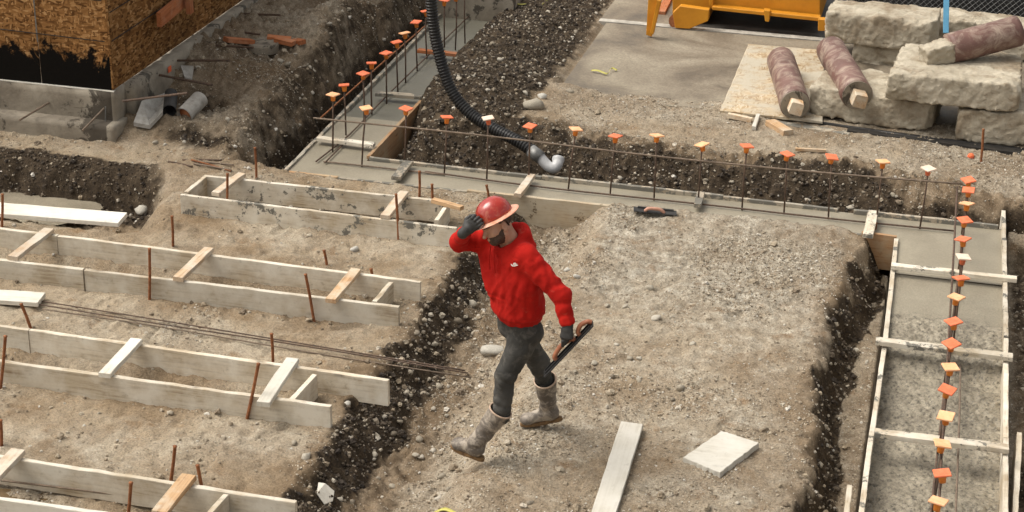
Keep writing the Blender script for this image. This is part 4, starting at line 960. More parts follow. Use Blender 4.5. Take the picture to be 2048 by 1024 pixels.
# rebar stubs and starter bars poking out of the foundation
def stub(a, b, lab, mat=None, r=0.010): 
    V, F = tube_data([a, b], r, 6); return tag(mesh_obj('rebar_stub', V, F, mat or M_rebarl, None), lab, 'rebar', 'rebar stubs sticking out of the foundation')
def wallpt(px, py, Y=CY-0.02): return J(px, py, Y)
a = wallpt(98, 205); b = J(38, 241, CY-0.30); stub(a, b, 'sloping rebar stub left of the stain on the foundation face')
a = wallpt(208, 217); b = J(165, 261, CY-0.27); stub(a, b, 'sloping rebar stub beside the dark stain near the foundation corner')
a = wallpt(211, 213, CY-0.05); b = wallpt(211, 251, CY-0.05); stub(a, b, 'short upright wire stub near the foundation corner', M_wire, 0.006)
for (a, b) in [((246, 202), (375, 186)), ((298, 146), (425, 170)), ((344, 121), (460, 121)), ((380, 88), (507, 95)), ((424, 56), (520, 69)), ((462, 27), (560, 30))]:
    A = P(*a, 0.42); B = J(b[0], b[1], A[1]-0.12); stub(A, B, 'dark rebar stub reaching from the side foundation, level with %s' % ['the drain pipes', 'the pale rubble', 'the corner trim', 'the round cover', 'the orange brace', 'the top of the photo'][[246, 298, 344, 380, 424, 462].index(a[0])], M_rebar, 0.012)
tag(boxm('orange_mark', (CX+0.115, 16.02, 0.38), (CX+0.122, 16.09, 0.44), M_paintmark, None, 0.001), 'small pinkish orange paint mark on the side foundation near the corner', 'mark')
# orange timber brace against the side wall
br = empty('timber_brace', (-7.4, 17, 0.9), 'orange-brown timber brace nailed to the side wall at the top of the photo', 'brace')
board('brace_timber', J(318, 40, 15.9), J(412, -38, 17.3), 0.05, 0.15, M_orangewood, br); board('brace_timber', J(380, 26, 16.55), J(376, -40, 16.55), 0.09, 0.05, M_orangewood, br, up=(1, 0, 0))

# ------------------------------------------------------------------ dirt slope near the building: cover, bricks, pipes, rubble
pm = P(527, 101, 0.28); mz = gz(pm[0], pm[1])+0.02
def disc(c, r, h, n=28):
    V = []; F = []
    for z, rr in ((0, r), (h*0.8, r), (h, r-0.01), (h*0.9, r-0.03), (h*0.9, 0.001)):
        for k in range(n): V.append((c[0]+rr*math.cos(2*math.pi*k/n), c[1]+rr*math.sin(2*math.pi*k/n), c[2]+z))
    for i in range(4):
        for k in range(n): F.append((i*n+k, i*n+(k+1) % n, (i+1)*n+(k+1) % n, (i+1)*n+k))
    return V, F
V, F = disc((pm[0], pm[1], mz-0.02), 0.17, 0.10); tag(mesh_obj('round_cover', V, F, M_found, None), 'round concrete cover sitting in the dirt beside the orange wood scraps', 'cover')
for (a, b, lab) in [((452, 88), (505, 92), 'left'), ((535, 84), (582, 87), 'upper middle'), ((553, 94), (588, 96), 'lower middle'), ((586, 90), (606, 96), 'right')]:
    A = PG(*a); B = PG(*b); A[2] += 0.05; B[2] += 0.05
    tag(board('wood_scrap', A, B, 0.10, 0.05, M_orangewood), '%s one of the orange-brown wood scraps by the round cover' % lab, 'wood scrap', 'orange wood scraps by the round cover')
def pipe(name, a, b, r, mat, lab, inner=M_blackdull, wall=0.007):
    a = np.array(a, float); b = np.array(b, float); d = nrm(b-a); n = 20
    u = nrm(np.cross(d, [0, 0, 1.])); v = np.cross(d, u); V = []; F = []
    prof = [(a, r), (b, r), (b, r-wall), (a, r-wall)]
    for p, rr in prof:
        for k in range(n): an = 2*math.pi*k/n; V.append(p+rr*(math.cos(an)*u+math.sin(an)*v))
    for i in range(3):
        for k in range(n): F.append((i*n+k, i*n+(k+1) % n, (i+1)*n+(k+1) % n, (i+1)*n+k))
    o = mesh_obj(name, V, F, mat, None, smooth=False); return tag(o, lab, 'pipe')
p1 = PG(340, 238); p1[2] += 0.05; pipe('drain_pipe', p1, p1+np.array([-0.12, 0.32, 0.06]), 0.065, M_blackdull, 'dark open pipe end in the hole beside the foundation, left of the pale pipe')
p2 = PG(368, 240); p2[2] += 0.05; pp = pipe('drain_pipe', p2, p2+np.array([0.05, 0.3, 0.08]), 0.085, M_pipe, 'pale open pipe end with orange inside in the hole beside the foundation')
o = tube('pipe_plug', [p2+np.array([0.006, 0.05, 0.0]), p2+np.array([0.009, 0.07, 0.003])], 0.076, M_orangewood, pp, 16)
def shard(name, pts, th, mat, lab, cat, z=None, tilt=0):
    C3 = []
    for (x, y, dz) in pts:
        p = PG(x, y); p[2] += dz; C3.append(p)
    m = len(C3); V = C3+[p-np.array([0, 0, th]) for p in C3]
    bm = bmesh.new(); vs = [bm.verts.new(v) for v in V]
    bm.faces.new(vs[:m]); bm.faces.new(vs[m:][::-1])
    for i in range(m): bm.faces.new((vs[i], vs[(i+1) % m], vs[(i+1) % m+m], vs[i+m]))
    bmesh.ops.recalc_face_normals(bm, faces=bm.faces); return tag(bm_obj(name, bm, mat), lab, cat)
shard('concrete_shard', [(268, 258, .07), (285, 225, .12), (335, 210, .14), (326, 238, .1), (300, 262, .06)], 0.04, M_pipe, 'pale angular slab of spilled concrete beside the two pipe ends', 'rubble')
shard('concrete_shard', [(362, 148, .05), (388, 145, .07), (384, 160, .04), (370, 160, .04)], 0.03, M_pipe, 'small pale concrete chip on the dirt above the pipes', 'rubble')
shard('plastic_scrap', [(637, 975, .04), (651, 985, .07), (669, 995, .05), (666, 1009, .02), (649, 1008, .02), (634, 994, .03)], 0.006, M_white, 'bent white scrap lying in the bottom of the left trench', 'scrap')
for q, lab in ((((1182, 153), (1196, 156), (1214, 160), (1222, 151), (1233, 153)), 'yellow tape scrap lying on the old pavement'), (((1084, 12), (1096, 6), (1110, -4)), 'yellow tape scrap in the dark soil at the top'),
               (((1028, 9), (1040, 12), (1052, 11)), 'short yellow tape scrap at the top just right of the left arm'), (((866, 1030), (888, 1023), (912, 1029)), 'yellow strap curling in at the bottom edge below the worker')):
    pts = [PG(*k) for k in q]; V = []; F = []
    zt = 0.125 if 'pavement' in lab else None
    pts = crm([np.array([p[0], p[1], (zt or p[2])+0.012+0.012*(i % 2)]) for i, p in enumerate(pts)], 4)
    for i, p in enumerate(pts): V += [p+np.array([0, -0.012, 0.0]), p+np.array([0.004, 0.012, 0.008])]
    for i in range(len(pts)-1): F.append((2*i, 2*i+2, 2*i+3, 2*i+1))
    o = tag(mesh_obj('tape_scrap', V, F, M_tape, None, smooth=True), lab, 'tape')
    s = o.modifiers.new('thick', 'SOLIDIFY'); s.thickness = 0.003

# ------------------------------------------------------------------ corrugated hose with white elbow
HP = [J(858, -60, 16.0), J(862, 0, 16.0), J(872, 80, 15.98), J(898, 170, 15.93), J(935, 222, 15.87), J(985, 256, 15.78), J(1040, 285, 15.68), J(1082, 316, 15.6)]
hose = empty('drain_hose', HP[-1], 'black corrugated hose hanging down into the trench behind the form, ending in a white elbow', 'hose')
hp = crm(HP, 40); L_ = 0; pts = [hp[0]]; dd = [0]
for a, b in zip(hp[:-1], hp[1:]): L_ += np.linalg.norm(b-a); dd.append(L_); 
m = int(L_/0.0075); ts = np.linspace(0, L_, m); hp = np.array(hp); dd = np.array(dd)
fine = np.stack([np.interp(ts, dd, hp[:, i]) for i in range(3)], 1)
rad = [0.056+0.0045*(1 if (i % 4) in (1, 2) else -1) for i in range(m)]
V, F = tube_data(list(fine), rad, 16); mesh_obj('corrugated_tube', V, F, M_black, hose, smooth=False)
e0 = fine[-1]; ed = nrm(fine[-1]-fine[-6])
EL = [e0-ed*0.10, e0-ed*0.02, J(1094, 330, 15.58), J(1106, 336, 15.57), J(1114, 330, 15.60), J(1117, 316, 15.66)]
tube('elbow_collar', [e0-ed*0.13, e0-ed*0.0], 0.064, M_wire, hose, 16)
e = crm(EL[1:], 6); tube('white_elbow', e, [0.052]*(len(e)-4)+[0.054, 0.060, 0.060, 0.058], M_pvc, hose, 16)

# ------------------------------------------------------------------ broken concrete slabs, columns and plywood on the right
def PZ(x, y, z): p = P(x, y, z); return p
def broken_solid(name, dims, M, mat, parent, seed, cuts=9, amp=0.018, h=0.017, chip=0.07):
    rs = np.random.RandomState(seed); L = np.array(dims, float)/2; pl = []
    for _ in range(cuts):                       # chipped edges and corners: planes cutting off an edge
        n = rs.normal(size=3); k = rs.randint(3); n[k] *= 0.15; n = n/np.linalg.norm(n)
        ext = np.sum(np.abs(n)*L); pl.append((n, ext-rs.uniform(0.2, 1.0)*chip*min(1, L.min()*4)))
    sk = rs.uniform(-0.06, 0.06, 4)
    def fn(p):
        q = np.abs(p)-L*(1+np.stack([sk[0]*p[:, 1]/L[1], sk[1]*p[:, 0]/L[0], sk[2]*p[:, 0]/L[0]+sk[3]*p[:, 1]/L[1]], 1))+0.012
        d = np.linalg.norm(np.maximum(q, 0), axis=1)+np.minimum(q.max(1), 0)-0.012
        w = p+0.025*np.stack([n3(p, 5, seed+1), n3(p, 5, seed+2), n3(p, 5, seed+3)], 1)
        for n, o in pl: d = np.maximum(d, w@n-o)
        ed = np.maximum(0, n3(p, 7, seed+4, 3)-0.1)*ss(0.10, 0.0, np.sort(-q, axis=1)[:, 1])
        f1 = 1-np.abs(n3(p, 4, seed+5, 6)); 
        return d+amp*(0.15*n3(p, 9, seed, 4)+0.28*n3(p, 19, seed, 5)+0.7*n3(p, 38, seed, 7)+0.05*f1)+0.045*ed
    lo = -L-0.06; hi = L+0.06; n = np.ceil((hi-lo)/h).astype(int)+1
    g = np.stack(np.meshgrid(*[lo[i]+h*np.arange(n[i]) for i in range(3)], indexing='ij'), -1).reshape(-1, 3)
    V, Q = surfnets(fn(g).reshape(n), lo, h)
    return np_mesh_M(name, V, Q, mat, parent, M)
def block(label, c, dims, rz, seed, tilt=(0, 0), amp=0.03, rnd=0.022, step=0.028):
    M = T_(*c) @ Matrix.Rotation(R_(rz), 4, 'Z') @ Matrix.Rotation(R_(tilt[0]), 4, 'X') @ Matrix.Rotation(R_(tilt[1]), 4, 'Y')
    o = broken_solid('concrete_block', dims, M, M_conc, None, seed, 10)
    return tag(o, label, 'concrete block', 'broken concrete blocks piled at the right')
def anchor(px, py, z): return P(px, py, z)
# B: long low slab
a = anchor(1632, 232, 0.14); b = anchor(1875, 268, 0.14); ctr = (a+b)/2; L_b = np.linalg.norm(b-a); rz = math.degrees(math.atan2(b[1]-a[1], b[0]-a[0]))
block('low slab under the middle brown column, right of the plywood sheet', (ctr[0]-0.02, ctr[1]+0.42, 0.12+0.16), (L_b, 0.85, 0.32), rz, 1)
# D: right bottom block
a = anchor(1908, 282, 0.14); block('lowest block at the right edge, under the big slab', (a[0]+0.65, a[1]+0.43, 0.12+0.19), (1.3, 0.8, 0.36), -2, 4)
# C: big slab on top of B and D
a = anchor(1782, 206, 0.47); b = anchor(1985, 222, 0.47)
block('big flat slab lying across two lower blocks with a brown column on it', ((a[0]+b[0])/2+0.12, a[1]+0.60, 0.47+0.15), (1.22, 1.15, 0.27), -3, 3, (0, 0), 0.03)
# A: tall block behind with recess
a = anchor(1652, 80, 0.4); A0 = P(1718, 130, 0.12)
ab = empty('concrete_barrier', (A0[0], A0[1], 0.1), 'large broken concrete barrier with a recessed end, behind the brown columns', 'concrete barrier')
broken_solid('upper_body', (1.20, 0.66, 0.34), T_(A0[0]+0.20, A0[1]+0.36, 0.50) @ Matrix.Rotation(R_(-3), 4, 'Z'), M_conc, ab, 7, 9)
broken_solid('lower_leg', (0.74, 0.52, 0.30), T_(A0[0]+0.30, A0[1]+0.34, 0.22) @ Matrix.Rotation(R_(-3), 4, 'Z'), M_conc, ab, 8, 8)
# E: block behind right
a = P(1900, 90, 0.4); block('pale block behind the big slab at the top right', (a[0]+0.42, a[1]+0.8, 0.33), (1.15, 0.55, 0.42), -2, 5)
def column(label, A, B, r, endA=None, rough=0.0, stub=0.0):
    A = np.array(A, float); B = np.array(B, float); t = empty('column_piece', (A+B)/2, label, 'column', 'brown concrete column pieces at the right')
    n = 16; pts = [A+(B-A)*i/n for i in range(n+1)]
    V, F = tube_data(pts, r, 26); V = np.array(V); V += (vn(V[:, 0]*7, V[:, 1]*7, V[:, 2]*7, 3)[:, None]-0.5)*0.006
    mesh_obj('shell', V, F, M_column, t, smooth=True)
    d = nrm(B-A)
    if stub:
        board('timber_core', A-d*stub, A+d*0.02, r*0.88, r*0.88, M_raw, t, seg=4, up=(0.25, 0, 1), wear=0.012, bev=0.01)
        V, F = tube_data([A-d*0.012, A-d*0.002], r*0.96, 24); mesh_obj('concrete_core', V, F, M_found, t)
    return t
zc = 0.135
A = J(1590, 212, P(1590, 240, zc)[1]+0.02); A[2] = zc+0.155; B = P(1562, 120, zc+0.16); B[2] = zc+0.155
column('dusty brown column piece lying on the plywood sheet, its timber end towards the camera', A, B, 0.15, stub=0.13)
A = J(1714, 190, 17.22); B = J(1662, 100, 18.45); column('brown column piece leaning over the low slab with a split timber end', A, B, 0.155, stub=0.16)
A = J(1898, 98, 17.62); B = J(2035, 62, 17.95); t3 = column('brown column piece lying on the big slab, its left end broken to rough concrete', A, B, 0.155)
d = nrm(B-A); broken_solid('broken_core', (0.50, 0.30, 0.28), frame_M(A-d*0.13, d), M_conc, t3, 9, 14, 0.02, 0.015, 0.22)
# plywood sheet with strips below
pl = [P(1440, 221, 0.15), P(1497, 88, 0.15), P(1650, 100, 0.15), P(1645, 243, 0.15)]
o = slab_from([pl[0], pl[3], pl[2], pl[1]], 0.022, 'plywood_sheet', 'dusty OSB sheet lying on the old pavement under the left brown column', M_osbpale, 'sheet')
tag(board('dark_strip', P(1446, 231, 0.10), P(1700, 268, 0.10), 0.10, 0.03, M_caked), 'dirty timber strip along the front of the plywood sheet and slabs', 'timber')
tag(board('dark_strip', P(1696, 262, 0.10), P(2120, 318, 0.10), 0.14, 0.07, M_tar), 'black timber edge running under the concrete slabs to the right', 'timber')
V, F = tube_data([P(1640, 246, 0.12), P(1850, 278, 0.12), P(2100, 305, 0.12)], 0.02, 8); tag(mesh_obj('black_pipe', V, F, M_black, None, smooth=True), 'thin black pipe running along the foot of the concrete slabs', 'pipe')
for a, b, w_, lab, m in (((1540, 250), (1576, 272), 0.11, 'pinkish timber block lying in the gravel below the plywood sheet', M_raw), ((1456, 236), (1503, 246), 0.05, 'brown wood splinter by the front edge of the plywood', M_raw), ((1507, 262), (1516, 236), 0.04, 'pale stick leaning below the plywood edge', M_white), ((1590, 306), (1652, 307), 0.03, 'thin brown stick lying in the gravel above the trench', M_raw)):
    A = PG(*a); B = PG(*b); A[2] += 0.03; B[2] += 0.03; tag(board('wood_scrap', A, B, w_, min(w_, 0.06), m), lab, 'wood scrap')
p = PG(1941, 315); bm = bmesh.new(); bmesh.ops.create_icosphere(bm, subdivisions=2, radius=0.035)
for v in bm.verts: v.co = v.co*(0.8+0.4*vn(v.co.x*30, v.co.y*30, v.co.z*30))
tag(bm_obj('painted_stone', bm, M_paintmark, M=T_(p[0], p[1], p[2]+0.01)), 'small stone sprayed bright orange beside the pin below the slabs', 'stone')

# ------------------------------------------------------------------ yellow machine frame at the top
mc = empty('yellow_skip', (-1.9, 20.9, 0.1), 'yellow steel skip with a folded leg, standing on dark asphalt at the top', 'skip')
def prism(name, pix, Y, depth, mat, parent, bev=0.006):
    front = [J(x, y, Y) for x, y in pix]; m = len(front); bm = bmesh.new()
    vs = [bm.verts.new(v) for v in front]+[bm.verts.new(v+np.array([0, depth, 0])) for v in front]
    bm.faces.new(vs[:m]); bm.faces.new(vs[m:][::-1])
    for i in range(m): bm.faces.new((vs[i], vs[(i+1) % m], vs[(i+1) % m+m], vs[i+m]))
    bmesh.ops.recalc_face_normals(bm, faces=bm.faces); bmesh.ops.bevel(bm, geom=bm.edges[:], offset=bev, segments=1, affect='EDGES')
    return bm_obj(name, bm, mat, parent)
prism('leg', [(1292, 70), (1303, 74), (1325, -12), (1297, -12)], 19.55, 0.05, M_yellow, mc); prism('leg_flange', [(1300, 66), (1306, 70), (1322, 2), (1314, 0)], 19.47, 0.08, M_yellow, mc)
prism('body', [(1345, -70), (1345, 36), (1418, 38), (1418, 16), (1640, 42), (1640, -70)], 20.3, 1.6, M_yellow, mc)
prism('skid', [(1345, 26), (1350, 56), (1378, 58), (1416, 42), (1418, 20), (1360, 12)], 19.98, 0.10, M_yellow, mc)
prism('skid', [(1636, 38), (1636, 62), (1654, 62), (1662, 40)], 20.02, 0.10, M_yellow, mc)
prism('lower_rail', [(1424, 13), (1424, 20), (1640, 43), (1640, 35)], 20.15, 0.12, M_yellow, mc); prism('rib', [(1527, 20), (1530, 43), (1538, 44), (1540, 22)], 20.10, 0.1, M_yellow, mc)
prism('rib', [(1418, -60), (1418, 12), (1426, 13), (1426, -60)], 20.2, 0.09, M_yellow, mc)
V, F = tube_data([J(1352, 42, 20.05), J(1352, 42, 20.15)], 0.085, 18); mesh_obj('roller', V, F, M_rust, mc)
tag(board('wood_scrap', P(1322, 26, 0.13), P(1338, -6, 0.13), 0.10, 0.04, M_orangewood), 'orange-brown board end on the pavement between the yellow leg and the skip', 'wood scrap')

# ------------------------------------------------------------------ chain link fence at the top right
fn = empty('chain_link_fence', (0, 20.9, 0.1), 'chain link fence behind the concrete blocks at the top right', 'fence')
FY = 21.2; x0, x1, z0, z1 = -1.0, 4.6, 0.14, 1.9; p_ = 0.07
V = []; F = []
def seg3(a, b, r=0.0028):
    v, f = tube_data([a, b], r, 3, False); k = len(V); V.extend(v); F.extend([tuple(i+k for i in q) for q in f])
s = x0-(z1-z0)
while s < x1:
    a = max(s, x0); b = min(s+(z1-z0), x1)
    if b > a: seg3((a, FY, z0+(a-s)), (b, FY, z0+(b-s))); 
    if b > a: seg3((a, FY+0.006, z1-(a-s)), (b, FY+0.006, z1-(b-s)))
    s += p_
mesh_obj('wire_mesh', V, F, M_wire, fn)
for x in (-1.0, 1.5, 4.0): tube('fence_post', [(x, FY+0.04, 0.05), (x, FY+0.04, 2.0)], 0.028, M_wire, fn, 12)
tube('top_rail', [(x0, FY+0.04, 1.93), (x1, FY+0.04, 1.93)], 0.02, M_wire, fn, 10)
tag(board('dark_sheeting', (-1.0, FY+0.5, 0.7), (4.8, FY+0.5, 0.7), 0.02, 1.2, M_blackdull), 'dull black sheeting standing behind the chain link fence', 'sheeting')
tag(board('blue_board', J(1892, 66, 19.0), J(1893, -25, 19.25), 0.06, 0.03, M_blue, up=(0, 1, 0)), 'light blue plastic board standing between the two rear concrete blocks', 'board')

# ------------------------------------------------------------------ hand float left on the mound
fl = empty('hand_float', PG(1310, 428), 'black hand float with a pinkish handle lying on the far side of the mound', 'float')
A = P(1267, 426, 0.05); B = P(1353, 429, 0.05); 
for p in (A, B): p[2] = gz(p[0], p[1])+0.035
board('blade', A, B, 0.10, 0.012, M_blackdull, fn and fl); d = nrm(B-A); mid = (A+B)/2+np.array([0, -0.0, 0])
board('spine', A+d*0.03+np.array([0, .03, .012]), B-d*0.03+np.array([0, .03, .012]), 0.02, 0.02, M_blackdull, fl)
h0 = mid-d*0.085+np.array([0, -.03, .005]); h1 = mid+d*0.085+np.array([0, -.03, .005])
tube('handle', crm([h0, h0+d*0.03+np.array([0, -.01, .03]), mid+np.array([0, -.04, .04]), h1-d*0.03+np.array([0, -.01, .03]), h1], 4), 0.015, M_handlepale, fl, 8)

# ------------------------------------------------------------------ stones one can pick out
def stone_mesh(seed, sub=2):
    bm = bmesh.new(); bmesh.ops.create_icosphere(bm, subdivisions=sub, radius=0.5); rs = random.Random(seed); o = [rs.uniform(0, 50) for _ in range(3)]
    for v in bm.verts:
        n = vn(v.co.x*1.7+o[0], v.co.y*1.7+o[1], v.co.z*1.7+o[2], 1)-0.5; n2 = vn(v.co.x*4+o[0], v.co.y*4, v.co.z*4, 2)-0.5
        v.co = Vector((v.co.x, v.co.y*0.8, v.co.z*0.62))*(1+0.9*float(n)+0.45*float(n2))
    me = bpy.data.meshes.new('stone'); bm.to_mesh(me); bm.free(); me.polygons.foreach_set('use_smooth', [True]*len(me.polygons)); me.materials.append(M_stone); return me
SM = [stone_mesh(i) for i in range(7)]
rsS = random.Random(5)
ORD = ['nearest', 'second nearest', 'third nearest', 'fourth nearest', 'fifth nearest', 'sixth nearest', 'seventh nearest', 'eighth nearest', 'ninth nearest']
def stones(L, text, group, marks):
    used = {}
    byq = {}
    for q in L:
        k = min(marks, key=lambda m: math.hypot(q[0]-m[1], q[1]-m[2])); byq.setdefault(k, []).append(q)
    for k, qs in byq.items():
        qs.sort(key=lambda q: math.hypot(q[0]-k[1], q[1]-k[2]))
        for i, q in enumerate(qs): stone(q[0], q[1], q[2], '%s, %s to %s' % (text, ORD[min(i, 8)], k[0]), group)
def stone(px, py, wpx, label, group=None, mat=None, flat=1.0):
    p = PG(px, py); dist = np.linalg.norm(p-CAM); s = wpx/FPX*dist
    me = SM[rsS.randrange(7)]
    if mat is not None: me = me.copy(); me.materials[0] = mat
    o = bpy.data.objects.new('stone', me); COL.objects.link(o); o.location = Vector((p[0], p[1], p[2]+s*0.10)); o.scale = (s, s, s*flat)
    o.rotation_euler = (rsS.uniform(-.3, .3), rsS.uniform(-.3, .3), rsS.uniform(0, 6.28)); tag(o, label, 'stone', group); return o
stone(285, 419, 30, 'large pale rounded stone on the dirt behind the left end of the farthest frame', mat=M_stonepale)
stone(1065, 214, 40, 'grey boulder on the dark heap right of the hose')
stone(1085, 196, 20, 'medium stone above the grey boulder right of the hose', mat=M_stonepale)
stone(708, 501, 19, 'pale flat stone on the bank between the first two frames', mat=M_stonepale)
stone(696, 808, 16, 'pale stone under the right end of the third frame', mat=M_stonepale)
stone(612, 916, 24, 'light brown stone on the crumbling bank edge right of the nearest frame')
o_ = stone(988, 700, 50, 'big whitish lump half buried just left of the worker\'s thigh', mat=M_stonepale, flat=0.7); o_.location.z -= 0.03
stone(1135, 541, 17, 'upper of two pale stones right of the red sleeve', mat=M_stonepale); stone(1153, 555, 15, 'lower of two pale stones right of the red sleeve', mat=M_stonepale)
stone(1312, 638, 18, 'rounded stone in the middle of the mound'); stone(1298, 578, 18, 'pale stone on the mound above the rounded middle stone')
stone(1361, 778, 22, 'flat pale stone on the mound above the square offcut'); stone(1259, 719, 20, 'tan stone on the mound right of the hand-held float'); stone(1280, 718, 14, 'small whitish stone next to the tan stone on the mound')
stone(1278, 762, 15, 'pale pebble-like stone above the long loose plank')
stones([(945, 613, 22), (915, 643, 18), (834, 677, 17), (909, 663, 12), (903, 669, 11), (754, 872, 13), (749, 910, 16), (786, 868, 15), (838, 880, 20), (885, 951, 22), (784, 970, 18), (877, 996, 17), (897, 978, 15), (832, 912, 14), (844, 914, 16), (867, 903, 16), (867, 818, 13), (878, 773, 15), (885, 758, 11), (919, 730, 13), (704, 1004, 15), (682, 1000, 16), (756, 957, 14), (857, 994, 12), (589, 888, 17), (600, 870, 11), (930, 560, 14), (905, 585, 13), (950, 640, 14), (870, 690, 13), (858, 640, 12), (820, 745, 13), (892, 832, 12), (925, 880, 12), (770, 835, 13), (812, 800, 11), (800, 848, 12), (850, 700, 11)],
    'pale stone in the left trench', 'stones in the left trench', [('the white scrap', 650, 990), ('the front boot', 915, 895), ('the ends of the long rebars', 940, 745), ('the whitish lump', 985, 703), ("the second frame's end", 800, 630), ("the third frame's end", 720, 790), ("the farthest frame's end", 930, 490), ('the yellow strap', 890, 1022), ('the trench middle', 800, 900)])
stones([(1215, 612, 12), (1250, 614, 12), (1385, 688, 14), (1224, 753, 13), (1190, 728, 15), (1061, 1007, 17), (1150, 745, 11), (1172, 650, 12), (1200, 765, 11), (1476, 1007, 11), (1250, 545, 11), (1300, 750, 10), (1345, 800, 11), (1520, 720, 10), (1420, 560, 10), (1233, 690, 11)],
    'small stone on the mound', 'stones on the worn mound', [('the rear boot', 1120, 840), ('the float in the hand', 1150, 690), ('the long plank', 1265, 845), ('the square offcut', 1440, 900), ('the red sleeve', 1140, 600), ('the float on the ground', 1310, 425), ('the yellow strap', 890, 1022)])
stones([(1702, 408, 17), (1786, 386, 12), (1566, 354, 13), (1978, 427, 14), (2036, 467, 15), (1726, 387, 12), (1700, 345, 10), (1615, 400, 13), (1240, 352, 11), (1500, 385, 11), (1411, 345, 15), (1330, 375, 11), (895, 300, 14), (862, 285, 11), (915, 320, 12), (850, 240, 12), (1540, 398, 12), (1895, 420, 14), (2030, 505, 14), (1755, 395, 12), (1660, 385, 14), (1465, 365, 12)],
    'stone in the dark bank', 'stones in the dark bank behind the form', [('the white elbow', 1105, 330), ('the hose', 1000, 270), ('the right arm corner', 2000, 450), ('the whitish right cap', 1857, 337), ('the cross tie by the mound corner', 1745, 430), ('the tie in mid run', 1400, 390), ('the orange cap in mid run', 1575, 310), ('the left arm corner', 830, 300)])
stones([(1151, 66, 13), (1121, 57, 11), (1144, 76, 9), (1090, 146, 13), (1050, 187, 13), (1030, 85, 10), (1080, 170, 10), (985, 90, 16), (1000, 120, 11), (975, 180, 12), (1058, 130, 10), (950, 210, 12), (1013, 232, 12), (1140, 185, 14)],
    'stone on the dark heap', 'stones on the dark heap beside the left arm', [('the grey boulder', 1065, 214), ('the pavement corner', 1140, 165), ('the hose middle', 935, 222), ('the left arm board', 960, 80), ('the pavement edge', 1180, 100)])
stones([(408, 283, 12), (310, 285, 12), (330, 290, 10), (396, 136, 11), (560, 118, 15), (575, 130, 13), (590, 112, 12), (608, 128, 10), (540, 128, 12), (620, 175, 13), (640, 190, 11), (560, 60, 10), (660, 60, 12), (700, 90, 10), (447, 218, 11), (302, 178, 12), (625, 215, 12), (522, 318, 10), (728, 60, 11)],
    'stone on the dirt slope', 'stones on the dirt slope beside the building', [('the pipe ends', 355, 230), ('the round cover', 527, 97), ('the nearest capped dowel', 666, 190), ('the orange scraps', 600, 90), ('the rebar offcuts', 430, 330), ('the arm trench edge', 700, 80)])

# ------------------------------------------------------------------ the worker (signed distance shapes turned into meshes)
def sdf_obj(name, fn, lo, hi, h, mat, parent, post=None):
    lo = np.array(lo, float); hi = np.array(hi, float); n = np.ceil((hi-lo)/h).astype(int)+1
    g = np.stack(np.meshgrid(*[lo[i]+h*np.arange(n[i]) for i in range(3)], indexing='ij'), -1).reshape(-1, 3)
    f = fn(g).reshape(n); V, Q = surfnets(f, lo, h)
    if post is not None: V = post(V, Q)
    return np_mesh(name, V, Q, mat, parent)
def cap_(p, a, b, ra, rb):
    a = np.array(a); b = np.array(b); ab = b-a; t = np.clip(((p-a)@ab)/(ab@ab), 0, 1); return np.linalg.norm(p-a-t[:, None]*ab, axis=1)-(ra+(rb-ra)*t)
def ecap(p, a, b, A, B, ax):        # elliptic capsule: A,B = (half width along ax, half depth)
    a = np.array(a); b = np.array(b); ab = b-a; t = np.clip(((p-a)@ab)/(ab@ab), 0, 1); d = p-a-t[:, None]*ab
    ax = nrm(np.array(ax)-nrm(ab)*(np.array(ax)@nrm(ab))); u = d@ax; rest = d-u[:, None]*ax
    w1 = A[0]+(B[0]-A[0])*t; w2 = A[1]+(B[1]-A[1])*t
    q = np.sqrt((u/w1)**2+np.sum(rest*rest, axis=1)/w2**2); return (q-1)*np.minimum(w1, w2)
def ell(p, c, r, axes=None):
    d = p-np.array(c)
    if axes is not None: d = np.stack([d@axes[0], d@axes[1], d@axes[2]], 1)
    q = np.sqrt(np.sum((d/np.array(r))**2, axis=1)); return (q-1)*min(r)
def smin(a, b, k):
    h = np.clip(0.5+0.5*(b-a)/k, 0, 1); return b*(1-h)+a*h-k*h*(1-h)
def smax(a, b, k): return -smin(-a, -b, k)

# pose
S = {}
S['pel'] = J(1046, 640, 10.22); S['nek'] = J(1020, 478, 10.17)
up_t = nrm(S['nek']-S['pel'])
fw_t = np.array([-0.72, -0.70, -0.10]); fw_t = nrm(fw_t-up_t*(fw_t@up_t)); lf_t = np.cross(up_t, fw_t)
S['lhip'] = S['pel']+lf_t*0.08-up_t*0.03+fw_t*0.02; S['rhip'] = S['pel']-lf_t*0.09-up_t*0.03+fw_t*0.02
S['lkne'] = J(1014, 752, 10.06)+np.array([-0.01, 0, 0]); S['lank'] = J(970, 884, 10.05); S['lshin'] = J(1003, 822, 10.05)
S['rkne'] = J(1078, 726, 10.46); S['rank'] = J(1108, 815, 10.66)
S['lsh'] = S['nek']+lf_t*0.185-up_t*0.045; S['rsh'] = S['nek']-lf_t*0.195-up_t*0.05
S['lel'] = J(1121, 590, 10.00); S['lwr'] = J(1136, 648, 9.95)
S['rel'] = J(918, 484, 10.16); S['rwr'] = J(930, 463, 9.98)
print('POSE', {k: tuple(round(float(v)) for v in px_of(p)) for k, p in S.items()}, 'uparm', np.linalg.norm(S['lsh']-S['lel']), np.linalg.norm(S['rsh']-S['rel']), np.linalg.norm(S['lkne']-S['lhip']))

pw = P(1010, 885, 0)
man = empty('person', (pw[0], pw[1], 0), 'worker in red hoodie and red hard hat striding left, hand at the brim', 'person')
